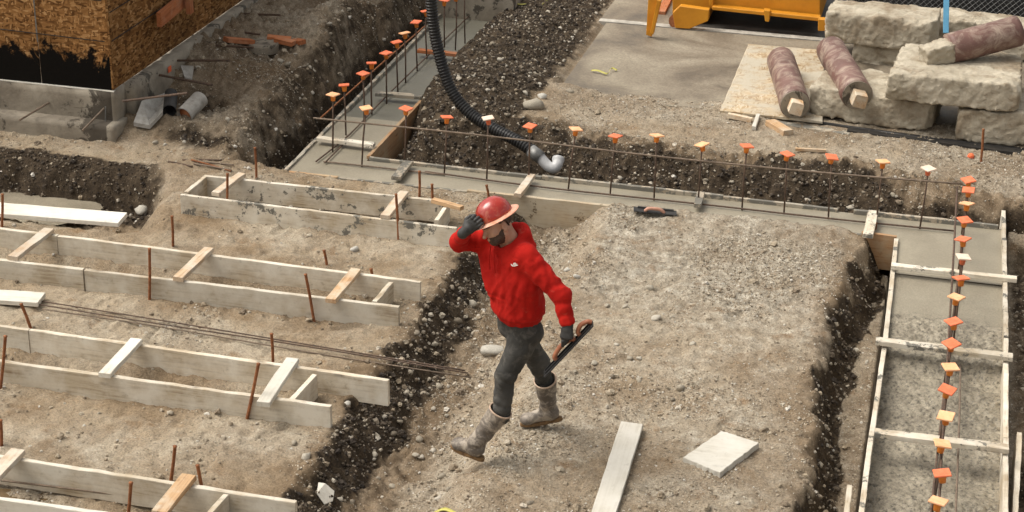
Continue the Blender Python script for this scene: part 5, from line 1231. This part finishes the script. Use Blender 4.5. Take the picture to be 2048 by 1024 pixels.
# head frame
hat_n = nrm(0.955*(-0.42*Rv+0.90*Uv)+0.24*(-Fv))
f_h = nrm(-0.86*Rv-0.36*Uv+0.42*(-Fv)); f_h = nrm(f_h-hat_n*(f_h@hat_n)); l_h = np.cross(hat_n, f_h)
HC = J(995, 449, 10.12)            # skull centre
hx = (l_h, f_h, hat_n)
def hp_(l, f, u): return HC+l_h*l+f_h*f+hat_n*u
def head_sdf(p):
    d = ell(p, hp_(0, -0.008, 0.035), (0.074, 0.095, 0.085), hx)
    d = smin(d, ell(p, hp_(0, 0.030, -0.035), (0.056, 0.064, 0.072), hx), 0.03)
    d = smin(d, ell(p, hp_(0, 0.062, -0.082), (0.030, 0.030, 0.026), hx), 0.03)      # chin
    d = smin(d, cap_(p, hp_(0.045, 0.005, -0.06), hp_(0.02, 0.065, -0.085), 0.02, 0.017), 0.02); d = smin(d, cap_(p, hp_(-0.045, 0.005, -0.06), hp_(-0.02, 0.065, -0.085), 0.02, 0.017), 0.02)
    for s in (-1, 1):
        d = smin(d, ell(p, hp_(s*0.04, 0.062, -0.028), (0.02, 0.018, 0.016), hx), 0.018)     # cheek
        d = smax(d, -ell(p, hp_(s*0.030, 0.098, 0.004), (0.016, 0.014, 0.010), hx), 0.010)   # eye socket
        d = smin(d, ell(p, hp_(s*0.030, 0.082, 0.002), (0.012, 0.012, 0.009), hx), 0.003)
        d = smin(d, cap_(p, hp_(s*0.012, 0.094, 0.018), hp_(s*0.045, 0.080, 0.018), 0.008, 0.006), 0.01)  # brow
        e = ell(p, hp_(s*0.078, -0.005, -0.012), (0.010, 0.019, 0.031), hx); e = smax(e, -ell(p, hp_(s*0.088, 0.002, -0.012), (0.008, 0.009, 0.016), hx), 0.004)
        d = smin(d, e, 0.006)
    d = smin(d, cap_(p, hp_(0, 0.094, 0.008), hp_(0, 0.117, -0.028), 0.008, 0.0125), 0.010)          # nose
    d = smin(d, ell(p, hp_(0, 0.088, -0.055), (0.020, 0.012, 0.006), hx), 0.006); d = smin(d, ell(p, hp_(0, 0.086, -0.064), (0.018, 0.012, 0.006), hx), 0.006)
    return d
def body_sdf(p):
    d = head_sdf(p)
    d = smin(d, cap_(p, hp_(0, -0.02, -0.05), S['nek']-up_t*0.02, 0.058, 0.062), 0.03)
    t = ecap(p, S['nek']-up_t*0.13, S['pel'], (0.165, 0.10), (0.15, 0.10), lf_t); d = smin(d, t, 0.06)
    for s in 'lr':
        d = smin(d, cap_(p, S[s+'sh'], S[s+'el'], 0.05, 0.038), 0.04); d = smin(d, cap_(p, S[s+'el'], S[s+'wr'], 0.038, 0.027), 0.02)
        d = smin(d, cap_(p, S[s+'hip'], S[s+'kne'], 0.075, 0.05), 0.04); mid = S['lshin'] if s == 'l' else S['rkne']+(S['rank']-S['rkne'])*0.5; d = smin(d, cap_(p, S[s+'kne'], mid, 0.046, 0.038), 0.02); d = smin(d, cap_(p, mid, mid+(S[s+'ank']-mid)*0.8, 0.038, 0.026), 0.02)
    return d
body = sdf_obj('body', body_sdf, (-3.05, 9.75, 0.05), (-1.85, 10.95, 1.98), 0.011, M_skin, man)
# finer face over the same head volume is part of the body: refine by its own sheet of skin
def fine_head(p): return smax(smin(head_sdf(p), cap_(p, hp_(0, -0.02, -0.05), S['nek']-up_t*0.02, 0.059, 0.063), 0.03)-0.0015, -((p-(S['nek']+up_t*0.01))@up_t), 0.002)
sdf_obj('head', fine_head, HC-0.19, HC+0.17, 0.0045, M_skin, man)
def hp_coords(p): d = p-HC; return d@l_h, d@f_h, d@hat_n
def beard(p):
    l, f, u = hp_coords(p); d = smin(head_sdf(p), cap_(p, hp_(0, -0.02, -0.05), S['nek']-up_t*0.02, 0.058, 0.062), 0.03)-0.0030-0.0012*n3(p, 90, 1); d = smax(d, -(u+0.125), 0.01)
    line = -0.047+0.9*np.maximum(0, -(f-0.060))*0.66+0.006*n3(p, 90, 7)           # lower in front, up the jaw towards the ear
    m = u-line; mouth = 0.010-np.sqrt((l/2.0)**2+(u+0.060)**2)-0.003
    d = smax(d, m, 0.004); d = smax(d, -(f-0.012), 0.004); d = smax(d, np.where(f > 0.06, mouth, -1), 0.003)
    return d
sdf_obj('beard', beard, HC-0.17, HC+0.17, 0.0045, M_hair, man)
def hair(p):
    l, f, u = hp_coords(p); d = head_sdf(p)-0.009-0.002*n3(p, 120, 2)
    m = np.maximum(f-(0.022-0.25*np.maximum(0, 0.03-u)), -(u+0.035+0.25*f)); ear = 0.030-np.sqrt((f+0.004)**2+((u+0.012)*0.85)**2)
    return smax(smax(d, m, 0.006), np.where(np.abs(l) > 0.05, ear, -1), 0.003)
sdf_obj('hair', hair, HC-0.17, HC+0.17, 0.0045, M_hair, man)
for s in (-1, 1):
    sdf_obj('eyebrow', lambda p: smax(cap_(p, hp_(s*0.014, 0.098, 0.020), hp_(s*0.048, 0.082, 0.022), 0.0065, 0.004), -1+0*p[:, 0], 0.001), hp_(s*0.03, 0.09, 0.02)-0.05, hp_(s*0.03, 0.09, 0.02)+0.05, 0.004, M_hair, man)
# hard hat: dome with ridge, full brim
hat_c = hp_(0, -0.008, 0.058); 
def hat_pt(l, f, u): return hat_c+l_h*l+f_h*f+hat_n*u
V = []; F = []; nr, na_ = 14, 48
for i in range(nr+1):
    th = (math.pi/2)*(i/nr)
    for k in range(na_):
        an = 2*math.pi*k/na_; rl, rf = 0.104*math.cos(th)**0.9, 0.122*math.cos(th)**0.9; h = 0.118*math.sin(th)**0.95
        l = rl*math.cos(an); f = rf*math.sin(an); ridge = 0.004*math.exp(-(l/0.018)**2)+0.002*math.exp(-((abs(l)-0.045)/0.012)**2)
        V.append(hat_pt(l, f, h+ridge*(math.sin(th)**0.5)))
for i in range(nr):
    for k in range(na_): F.append((i*na_+k, i*na_+(k+1) % na_, (i+1)*na_+(k+1) % na_, (i+1)*na_+k))
F.append(tuple(nr*na_+k for k in range(na_)))
hat = mesh_obj('hard_hat', V, F, M_hat, man, smooth=True); sdm = hat.modifiers.new('thick', 'SOLIDIFY'); sdm.thickness = 0.003; sdm.offset = -1
V = []; F = []
prof = [(0.0, 0.006), (0.012, 0.001), (0.026, -0.003), (0.040, -0.006), (0.046, -0.004), (0.047, -0.008), (0.040, -0.011), (0.026, -0.008), (0.0, -0.005)]
for j, (r, h) in enumerate(prof):
    for k in range(na_):
        an = 2*math.pi*k/na_; ff_ = math.sin(an); ex = 1.0+0.18*max(0, ff_)
        V.append(hat_pt((0.102+r)*math.cos(an), (0.120+r*ex)*ff_, h-0.010*abs(math.cos(an))**2*0.6-0.006*max(0, ff_)))
for j in range(len(prof)-1):
    for k in range(na_): F.append((j*na_+k, (j+1)*na_+k, (j+1)*na_+(k+1) % na_, j*na_+(k+1) % na_))
brim = mesh_obj('brim', V, F, M_brim, hat, smooth=True)

# red hoodie
def tl(p):                          # torso coordinates: along up, left, forward from the pelvis
    d = p-S['pel']; return d@up_t, d@lf_t, d@fw_t
TH = float(np.linalg.norm(S['nek']-S['pel']))
def tp(u, l, f): return S['pel']+up_t*u+lf_t*l+fw_t*f
def hoodie(p):
    d = ecap(p, tp(TH-0.13, 0, 0.0), tp(TH-0.30, 0, 0.01), (0.215, 0.125), (0.215, 0.142), lf_t)
    d = smin(d, ecap(p, tp(TH-0.28, 0, 0.012), tp(0.10, 0, 0.015), (0.208, 0.140), (0.190, 0.148), lf_t), 0.05)
    d = smin(d, ecap(p, tp(0.12, 0, 0.012), tp(0.045, 0, 0.010), (0.195, 0.152), (0.175, 0.135), lf_t), 0.03)
    d = smin(d, cap_(p, tp(TH-0.075, -0.10, -0.01), tp(TH-0.075, 0.10, -0.01), 0.075, 0.075), 0.06)
    # sleeves
    d = smin(d, cap_(p, S['lsh'], S['lel'], 0.075, 0.056), 0.055); e = cap_(p, S['lel'], S['lwr']+(S['lel']-S['lwr'])*0.12, 0.060, 0.047); e = smin(e, cap_(p, S['lwr']+(S['lel']-S['lwr'])*0.14, S['lwr'], 0.041, 0.038), 0.012); d = smin(d, e, 0.03)
    d = smin(d, cap_(p, S['rsh'], S['rel'], 0.088, 0.060), 0.07); e = cap_(p, S['rel'], S['rwr']+(S['rel']-S['rwr'])*0.2, 0.058, 0.046); e = smin(e, cap_(p, S['rwr']+(S['rel']-S['rwr'])*0.2, S['rwr'], 0.039, 0.037), 0.012); d = smin(d, e, 0.03)
    d = smin(d, cap_(p, J(972, 512, 10.22), J(988, 572, 10.14), 0.046, 0.048), 0.06)
    # hood bunched round the neck
    nb = [tp(TH-0.045, 0.0, 0.095), tp(TH-0.03, 0.065, 0.06), tp(TH-0.005, 0.09, -0.01), tp(TH+0.020, 0.06, -0.075), tp(TH+0.035, 0, -0.10), tp(TH+0.03, -0.06, -0.08), tp(TH+0.01, -0.09, -0.01), tp(TH-0.02, -0.07, 0.06), tp(TH-0.045, 0, 0.095)]
    rr = [0.024, 0.027, 0.030, 0.033, 0.035, 0.033, 0.030, 0.027, 0.024]; hd = None
    for i in range(8):
        c = cap_(p, nb[i], nb[i+1], rr[i], rr[i+1]); hd = c if hd is None else smin(hd, c, 0.02)
    hd = smin(hd, ell(p, tp(TH-0.06, 0, -0.105), (0.105, 0.045, 0.085), (lf_t, fw_t, up_t)), 0.04)
    d = smin(d, hd, 0.022)
    # open neck
    d = smax(d, -cap_(p, tp(TH-0.06, 0, 0.02), tp(TH+0.16, 0, 0.03), 0.058, 0.095), 0.012)
    u, l, f = tl(p)
    # hem band and bottom cut
    d = d+0.013*ss(0.11, 0.09, u+0.12*l)*(np.abs(l) < 0.3)*(p[:, 2] > 0.7)*(np.hypot(l, f) < 0.26)
    d = smax(d, np.where(np.hypot(l, f) < 0.27, 0.042-0.12*l-u, -1), 0.006)
    # kangaroo pocket
    pk = np.minimum(np.minimum(u-0.055, 0.245-u), np.minimum(0.150-np.abs(l)-0.45*np.maximum(0, u-0.12), 9)); d = d-0.0075*ss(0, 0.010, pk)*(f > 0)
    # cuts for cuffs
    for s in 'lr':
        w_ = S[s+'wr']; dr = nrm(S[s+'wr']-S[s+'el']); c = (p-w_)@dr; near = np.linalg.norm(p-w_, axis=1) < 0.09; d = smax(d, np.where(near, c-0.004, -1), 0.004)
    return d
def armfold(p, a, b, amp, frq, ph, lim=(0, 1)):
    ab = b-a; L = np.linalg.norm(ab); t = ((p-a)@ab)/(L*L); q = p-a-t[:, None]*ab; r = np.linalg.norm(q, axis=1)
    m = ss(lim[0]-.05, lim[0]+.1, t)*(1-ss(lim[1]-.1, lim[1]+.05, t))*(r < 0.12)
    ax1 = nrm(np.cross(ab, [0.3, 0.2, 1.])); ang = q@ax1/np.maximum(r, 1e-3)
    w_ = np.sin(frq*t*L+ph+1.8*ang+2.2*n3(p, 7, ph)); return -amp*m*np.maximum(0, w_)**1.5*0.7-amp*m*0.25*w_
def vnorm(V, Q):
    a = V[Q[:, 2]]-V[Q[:, 0]]; b = V[Q[:, 3]]-V[Q[:, 1]]; n = np.cross(a, b); N_ = np.zeros_like(V)
    for k in range(4): np.add.at(N_, Q[:, k], n)
    return N_/np.maximum(np.linalg.norm(N_, axis=1, keepdims=True), 1e-9)
def cloth_folds(V, c, ax, amp, seed):
    # long irregular creases: ridged noise stretched along a slanting direction
    d = V-c; a = nrm(ax*0.8+lf_t*0.5); b = nrm(np.cross(a, fw_t)); e = np.cross(a, b)
    q1 = vn(d@a*4+seed, d@b*17, d@e*17, seed); q2 = vn(d@a*9+seed, d@b*34, d@e*34, seed+1)
    a2 = nrm(ax*0.7-lf_t*0.7); b2 = nrm(np.cross(a2, fw_t)); e2 = np.cross(a2, b2); q3 = vn(d@a2*5+seed, d@b2*20, d@e2*20, seed+2)
    r = lambda q: 1-np.abs(2*q-1)*2
    return amp*(0.6*r(q1)+0.25*r(q2)+0.5*r(q3)-0.3)
def line_ridge(p, a, b, wdt):       # soft fold along a line
    a = np.array(a); b = np.array(b); ab = b-a; t = np.clip(((p-a)@ab)/(ab@ab), 0, 1); dd = np.linalg.norm(p-a-t[:, None]*ab, axis=1); return np.exp(-(dd/wdt)**2)*np.sin(np.pi*np.clip(t, 0.06, 0.94))
def hood_post(V, Q):
    n = vnorm(V, Q); u, l, f = tl(V)
    D = armfold(V, S['lsh'], S['lel'], 0.003, 44, 0.4, (0.55, 1.1))+armfold(V, S['lel'], S['lwr'], 0.004, 80, 1.9, (0.1, 0.85))+armfold(V, S['rsh'], S['rel'], 0.005, 48, 2.2, (0.2, 1.1))+armfold(V, S['rel'], S['rwr'], 0.005, 65, .9, (-0.1, 0.75))
    tor = (np.hypot(l, f) < 0.26)*(1.0)
    folds = [((TH-.16, .17, .06), (.20, .12, .14), .016, .010), ((TH-.20, .20, .02), (.10, .17, .08), .018, .011), ((TH-.18, -.15, .08), (.12, -.03, .15), .018, .009),
        ((TH-.10, -.06, .12), (.16, -.11, .13), .016, .007), ((.24, -.16, .08), (.07, -.04, .155), .014, .008), ((.30, .08, .15), (.06, .02, .15), .015, .007), ((.13, .19, .04), (.06, .06, .15), .015, .010),
        ((.18, .17, -.05), (.05, .14, .09), .014, .009), ((TH-.2, .06, .14), (.30, .10, .15), .02, .006), ((TH-.05, .02, .11), (TH-.22, .03, .14), .012, .006)]
    for k, (a, b, w_, am) in enumerate(folds):
        A, B = tp(*a), tp(*b); off = tp(0, 0, 0)-S['pel']
        D = D+tor*am*(line_ridge(V, A, B, w_)-0.8*line_ridge(V, A+lf_t*0.028, B+lf_t*0.028, w_))
    D = 1.3*D+0.004*n3(V, 9, 3)*tor+0.0025*n3(V, 24, 4)+cloth_folds(V, S['pel'], up_t, 0.0095, 5)*(u < TH-0.05)
    # arm seams
    for s, sg in (('l', 1), ('r', -1)):
        c = (V-S[s+'sh'])@(lf_t*sg*0.9-up_t*0.25)+0.02; D = D-0.004*np.exp(-(c/0.006)**2)*(u > TH-0.22)*(np.linalg.norm(V-S[s+'sh'], axis=1) < 0.16)
    # hem ribbing
    return V+n*D[:, None]
bb_lo = np.array([min(S['rel'][0], S['rwr'][0])-0.12, 9.72, S['pel'][2]-0.10]); bb_hi = np.array([S['lel'][0]+0.16, 10.62, S['nek'][2]+0.22])
hd_o = sdf_obj('hoodie', hoodie, bb_lo, bb_hi, 0.0075, M_red, man, hood_post)
# drawcords
for s in (-1, 1):
    c0 = tp(TH-0.015, s*0.025, 0.13); c1 = tp(TH-0.09, s*0.03, 0.152); c2 = tp(TH-0.17, s*0.034, 0.158)
    tube('drawcord', crm([c0, c1, c2], 4), 0.004, M_red, hd_o, 6)
# small white embroidered mark on the chest, pressed onto the cloth
me_ = hd_o.data; bvh = BVHTree.FromPolygons([v.co[:] for v in me_.vertices], [p.vertices[:] for p in me_.polygons])
def on_cloth(px, py, off=0.002):
    d = nrm(ray(px, py)); hit = bvh.ray_cast(Vector(CAM), Vector(d)); 
    return None if hit[0] is None else np.array(hit[0])-d*off
def patch(name, outline, off=0.0025, th=0.003):
    pts = [on_cloth(x, y, off) for x, y in outline]
    if any(p is None for p in pts): return
    bm = bmesh.new(); vs = [bm.verts.new(p) for p in pts]; f = bm.faces.new(vs); bmesh.ops.triangulate(bm, faces=[f]); bm.normal_update()
    o = bm_obj(name, bm, M_logo, hd_o); s = o.modifiers.new('thick', 'SOLIDIFY'); s.thickness = th; s.offset = 1; return o
cx, cy = 1029, 530
patch('chest_logo', [(cx-6.5, cy-2.6), (cx-6, cy+0.8), (cx-3.2, cy+2.6), (cx+1.5, cy+2.4), (cx+7.5, cy+0.2), (cx+6.4, cy-0.2), (cx+1.0, cy+0.6), (cx-2.6, cy+0.4), (cx-4.6, cy-0.6)])
patch('chest_logo', [(cx-3.8, cy-1.2), (cx-1.6, cy-4.2), (cx+1.6, cy-4.4), (cx+3.4, cy-2.0), (cx+5.6, cy-1.5), (cx+5.0, cy-0.8), (cx+0.8, cy-0.2), (cx-2.2, cy-0.3)])

# trousers
def trou(p):
    d = ecap(p, S['pel']+up_t*0.08+fw_t*0.045-lf_t*0.01, S['pel']-up_t*0.05+fw_t*0.045-lf_t*0.01, (0.158, 0.105), (0.150, 0.095), lf_t)
    L = cap_(p, S['lhip']-up_t*0.02, S['lkne'], 0.095, 0.066); L = smin(L, cap_(p, S['lkne'], S['lshin']-np.array([0, 0, 0.04]), 0.066, 0.058), 0.04)
    R2 = cap_(p, S['rhip']-up_t*0.02, S['rkne'], 0.092, 0.068); R2 = smin(R2, cap_(p, S['rkne'], S['rank']+(S['rkne']-S['rank'])*0.62, 0.066, 0.058), 0.04)
    d = smin(smin(L, R2, 0.008), d, 0.05)
    d = smin(d, ell(p, tp(-0.05, 0.075, -0.02), (0.08, 0.05, 0.09), (lf_t, fw_t, up_t)), 0.04); d = smin(d, ell(p, tp(-0.05, -0.075, -0.02), (0.08, 0.05, 0.09), (lf_t, fw_t, up_t)), 0.04)
    # side pocket ridge
    return d
def trou_post(V, Q):
    n = vnorm(V, Q)
    D = armfold(V, S['lhip'], S['lkne'], 0.004, 40, 0.4, (0.0, 0.45))+armfold(V, S['lhip'], S['lkne'], 0.005, 85, 2.4, (0.8, 1.2))+armfold(V, S['lkne'], S['lank'], 0.005, 90, 1.4, (0.25, 0.8))
    D = D+armfold(V, S['rhip'], S['rkne'], 0.004, 40, 1.4, (0.1, 0.6))+armfold(V, S['rkne'], S['rank'], 0.005, 80, 0.4, (-0.1, 0.5))+0.004*n3(V, 11, 8)+0.0025*n3(V, 30, 9)
    D = D+cloth_folds(V, S['pel'], up_t, 0.006, 21)
    a, b = S['lhip']+lf_t*0.10, S['lkne']+lf_t*0.06; D = D+0.004*line_ridge(V, a, b, 0.008)
    return V+n*D[:, None]
tr_lo = np.minimum(np.minimum(S['lkne'], S['lank']), S['pel'])-0.16; tr_hi = np.maximum(np.maximum(S['rkne'], S['rank']), S['pel'])+0.17; tr_lo[2] = 0.30; tr_hi[2] = S['pel'][2]+0.12
sdf_obj('trousers', trou, tr_lo, tr_hi, 0.0085, M_trous, man, trou_post)

# boots
def boot(side, toe_px, heel_px, Yt, Yh, zt, zh, lean):
    an = S[side+'ank']; kn = S[side+'kne']
    heel = J(heel_px[0], heel_px[1], Yh); toe = J(toe_px[0], toe_px[1], Yt)
    fd = nrm(toe-heel); FL = float(np.linalg.norm(toe-heel)); upf = nrm(np.cross(np.cross(fd, [0, 0, 1.]), fd)); sd = np.cross(upf, fd)
    shd = nrm((S['lshin'] if side == 'l' else kn)-an); top = S['lshin'] if side == 'l' else an+shd*0.315
    FL = max(FL, 0.25 if side == 'l' else 0.275)
    ank = heel+fd*0.075+upf*0.10
    def fp(f, s, u): return heel+fd*f+sd*s+upf*u
    def fn_(p, off=0.0, hollow=True):
        d = cap_(p, fp(0.055, 0, 0.062), fp(0.075, 0, 0.11), 0.046, 0.056)
        d = smin(d, cap_(p, fp(0.075, 0, 0.10), top+shd*0.05, 0.054, 0.082), 0.03)
        d = smin(d, ecap(p, fp(0.10, 0, 0.062), fp(FL-0.055, 0, 0.042), (0.042, 0.050), (0.049, 0.038), sd), 0.045)
        d = smin(d, ell(p, fp(FL-0.05, 0, 0.044), (0.050, 0.052, 0.036), (sd, fd, upf)), 0.02)
        c = (p-heel)@upf; d = smax(d, 0.012-c, 0.006)
        d = smax(d, (p-top)@shd, 0.003)
        if hollow: d = smax(d, -(smax(cap_(p, fp(0.075, 0, 0.10), top+shd*0.05, 0.045, 0.073), -((p-top)@shd+0.10), 0.01)), 0.003)
        return d
    def post(V, Q):
        n = vnorm(V, Q); D = armfold(V, ank, top, 0.0055, 55, 1.0, (-0.1, 0.7))+0.002*n3(V, 30, 7)
        return V+n*D[:, None]
    allp = np.array([heel, toe, top, fp(FL, 0, 0)]); b = sdf_obj('boot', fn_, allp.min(0)-0.12, allp.max(0)+0.12, 0.006, M_boot, man, post)
    # sole: stepped outline with heel block
    ol = []
    for k in range(40):
        a = 2*math.pi*k/40; f = math.cos(a); s = math.sin(a); ff2 = FL/2+f*(FL/2+0.004); wd = 0.045-0.008*math.exp(-((ff2-FL*0.36)/0.06)**2)-(0.008 if ff2 < 0.08 else 0)
        ol.append((ff2, s*wd*(abs(s)**-0.25 if abs(s) > .05 else 1)))
    V = []; F = []; m = len(ol)
    for (u, sc) in ((0.020, 0.98), (0.010, 1.02), (0.002, 1.02)):
        for f, s in ol: V.append(fp(FL/2+(f-FL/2)*(1+(sc-1)*0.4), s*sc, u))
    for f, s in ol: V.append(fp(f, s, -0.006 if f < 0.085 else (0.001 if f < 0.12 else -0.004+0.006*max(0, (f-FL+0.05)/0.05))))
    for i in range(3):
        for k in range(m): F.append((i*m+k, i*m+(k+1) % m, (i+1)*m+(k+1) % m, (i+1)*m+k))
    F.append(tuple(range(m))); F.append(tuple(3*m+k for k in range(m))[::-1])
    mesh_obj('sole', V, F, M_sole, b, smooth=False)
    u_ = nrm(np.cross(shd, sd)); v_ = np.cross(shd, u_); ring = []; rr = 0.0
    axis0 = fp(0.075, 0, 0.10); ax = nrm(top+shd*0.05-axis0); tt = ((top-axis0)@shd)/(ax@shd); cc = axis0+ax*tt; rr = 0.054+0.028*tt/np.linalg.norm(top+shd*0.05-axis0)
    for k in range(33): a = 2*math.pi*k/32; ring.append(cc+(rr-0.002)*(math.cos(a)*u_+math.sin(a)*v_))
    tube('boot_rim', ring, 0.0065, M_bootrim, b, 6)
    print('BOOT', side, FL, [tuple(round(float(v)) for v in px_of(q)) for q in (heel, toe, top, ank)], heel[2], toe[2])
    return b
boot('l', (907, 894), (967, 921), 10.08, 10.02, 0.06, 0.02, 0)
S['rkne'] = J(1083, 728, 10.46)
boot('r', (1042, 851), (1124, 838), 10.58, 10.64, 0.02, 0.07, 0)

# gloves with five fingers each
def finger_chain(p, pts, r0, r1):
    d = None
    for i in range(len(pts)-1):
        a = r0+(r1-r0)*i/(len(pts)-1); b = r0+(r1-r0)*(i+1)/(len(pts)-1); c = cap_(p, pts[i], pts[i+1], a, b); d = c if d is None else smin(d, c, 0.003)
    return d
# right hand: fingers over the front left of the brim
rw = S['rwr']; bt_ = J(949, 446, 9.99)
hd_ = nrm(bt_-rw); pn = nrm(-Fv-hd_*((-Fv)@hd_)); sdv = np.cross(hd_, pn)      # back of the hand faces the camera
def glove_r(p):
    g = lambda a, s, o: rw+hd_*a+sdv*s+pn*o
    d = cap_(p, g(-0.02, 0, 0), g(0.03, 0, 0), 0.036, 0.034)
    d = smin(d, ecap(p, g(0.035, 0, 0), g(0.080, 0, 0.004), (0.040, 0.022), (0.046, 0.020), sdv), 0.012)
    for i, (s, l) in enumerate(((0.034, 0.070), (0.012, 0.080), (-0.011, 0.076), (-0.033, 0.060))):
        base = g(0.082, s, 0.004); l = l*0.72; k1 = base+hd_*l*0.45+pn*0.010; k2 = k1+hd_*l*0.30-pn*0.012; k3 = k2+hd_*l*0.05-pn*0.020
        d = smin(d, finger_chain(p, [base, k1, k2, k3], 0.0115, 0.0090), 0.004)
    d = smin(d, finger_chain(p, [g(0.03, -0.032, -0.006), g(0.055, -0.052, -0.018), g(0.085, -0.050, -0.026), g(0.105, -0.040, -0.028)], 0.015, 0.010), 0.008)
    return d
def glove_r_tilt(p): return glove_r(p)
gr = sdf_obj('glove', glove_r_tilt, rw-0.17, rw+0.19, 0.0045, M_glove, man)
# left hand: fist round the float handle
lw = S['lwr']; F0 = J(1100, 738, 9.96); F1 = J(1174, 660, 10.02); fd_ = nrm(F1-F0)
hm = J(1133, 680, 9.93)
hdn = nrm(hm-lw); gn = nrm(fd_)                 # handle direction
palm = nrm(np.cross(hdn, gn)); 
if palm@(-Fv) < 0: palm = -palm                 # outward, towards the camera: back of the hand
hc = lw+hdn*0.085
def glove_l(p):
    g = lambda a, s, o: lw+hdn*a+gn*s+palm*o
    d = cap_(p, g(-0.02, 0, 0), g(0.03, 0, 0), 0.035, 0.034)
    d = smin(d, ecap(p, g(0.035, 0, 0.012), g(0.082, 0, 0.016), (0.038, 0.021), (0.044, 0.020), gn), 0.012)
    for i, (s, l) in enumerate(((-0.034, 0.9), (-0.012, 1.0), (0.011, 0.98), (0.033, 0.82))):
        a0 = g(0.086, s, 0.016); a1 = g(0.086+0.034*l, s, 0.004); a2 = g(0.086+0.036*l, s, -0.022); a3 = g(0.086+0.012*l, s, -0.034)
        d = smin(d, finger_chain(p, [a0, a1, a2, a3], 0.0118, 0.0095), 0.003)
    d = smin(d, finger_chain(p, [g(0.04, -0.03, 0.0), g(0.062, -0.046, -0.014), g(0.086, -0.040, -0.032), g(0.100, -0.02, -0.040)], 0.015, 0.0105), 0.008)
    return d
sdf_obj('glove', glove_l, lw-0.17, lw+0.17, 0.0045, M_glove, man)

# ------------------------------------------------------------------ the float in his hand
stone(1756, 288, 15, 'pale stone in the gravel in front of the concrete slabs')
hf = empty('hand_float', (F0+F1)/2, 'black hand float with brown handles held in the worker\'s lowered hand', 'float')
gcen = lw+hdn*0.104+palm*(-0.008)                # grip axis inside the curled fingers
bn = nrm(np.cross(fd_, palm)); bn = hdn-fd_*(hdn@fd_); bn = np.cross(fd_, Fv); bn = nrm(bn*(1 if bn@Rv > 0 else -1)+0.28*Fv)   # blade lies beyond the grip
bn = nrm(bn-fd_*(bn@fd_)); bw_ = np.cross(fd_, bn)
bc = gcen+bn*0.052
mid_shift = ((F0+F1)/2-bc)@fd_+0.02
b0 = bc+fd_*(mid_shift-0.235); b1 = bc+fd_*(mid_shift+0.235)
board('blade', b0, b1, 0.085, 0.010, M_black, hf, up=bn, wear=0.0005, bev=0.002)
for s in (-0.022, 0.022): board('blade_rib', b0+fd_*0.02-bn*0.009+bw_*s, b1-fd_*0.02-bn*0.009+bw_*s, 0.006, 0.010, M_black, hf, up=bn, wear=0.0005, bev=0.001)
for s0, s1 in ((-0.150, 0.03), (0.075, 0.19)):
    a = bc+fd_*s0; b = bc+fd_*s1
    tube('handle', crm([a-bn*0.010, a-bn*0.034+fd_*0.012, (a+b)/2-bn*0.050, b-bn*0.034-fd_*0.012, b-bn*0.010], 5), 0.015, M_handle, hf, 10)
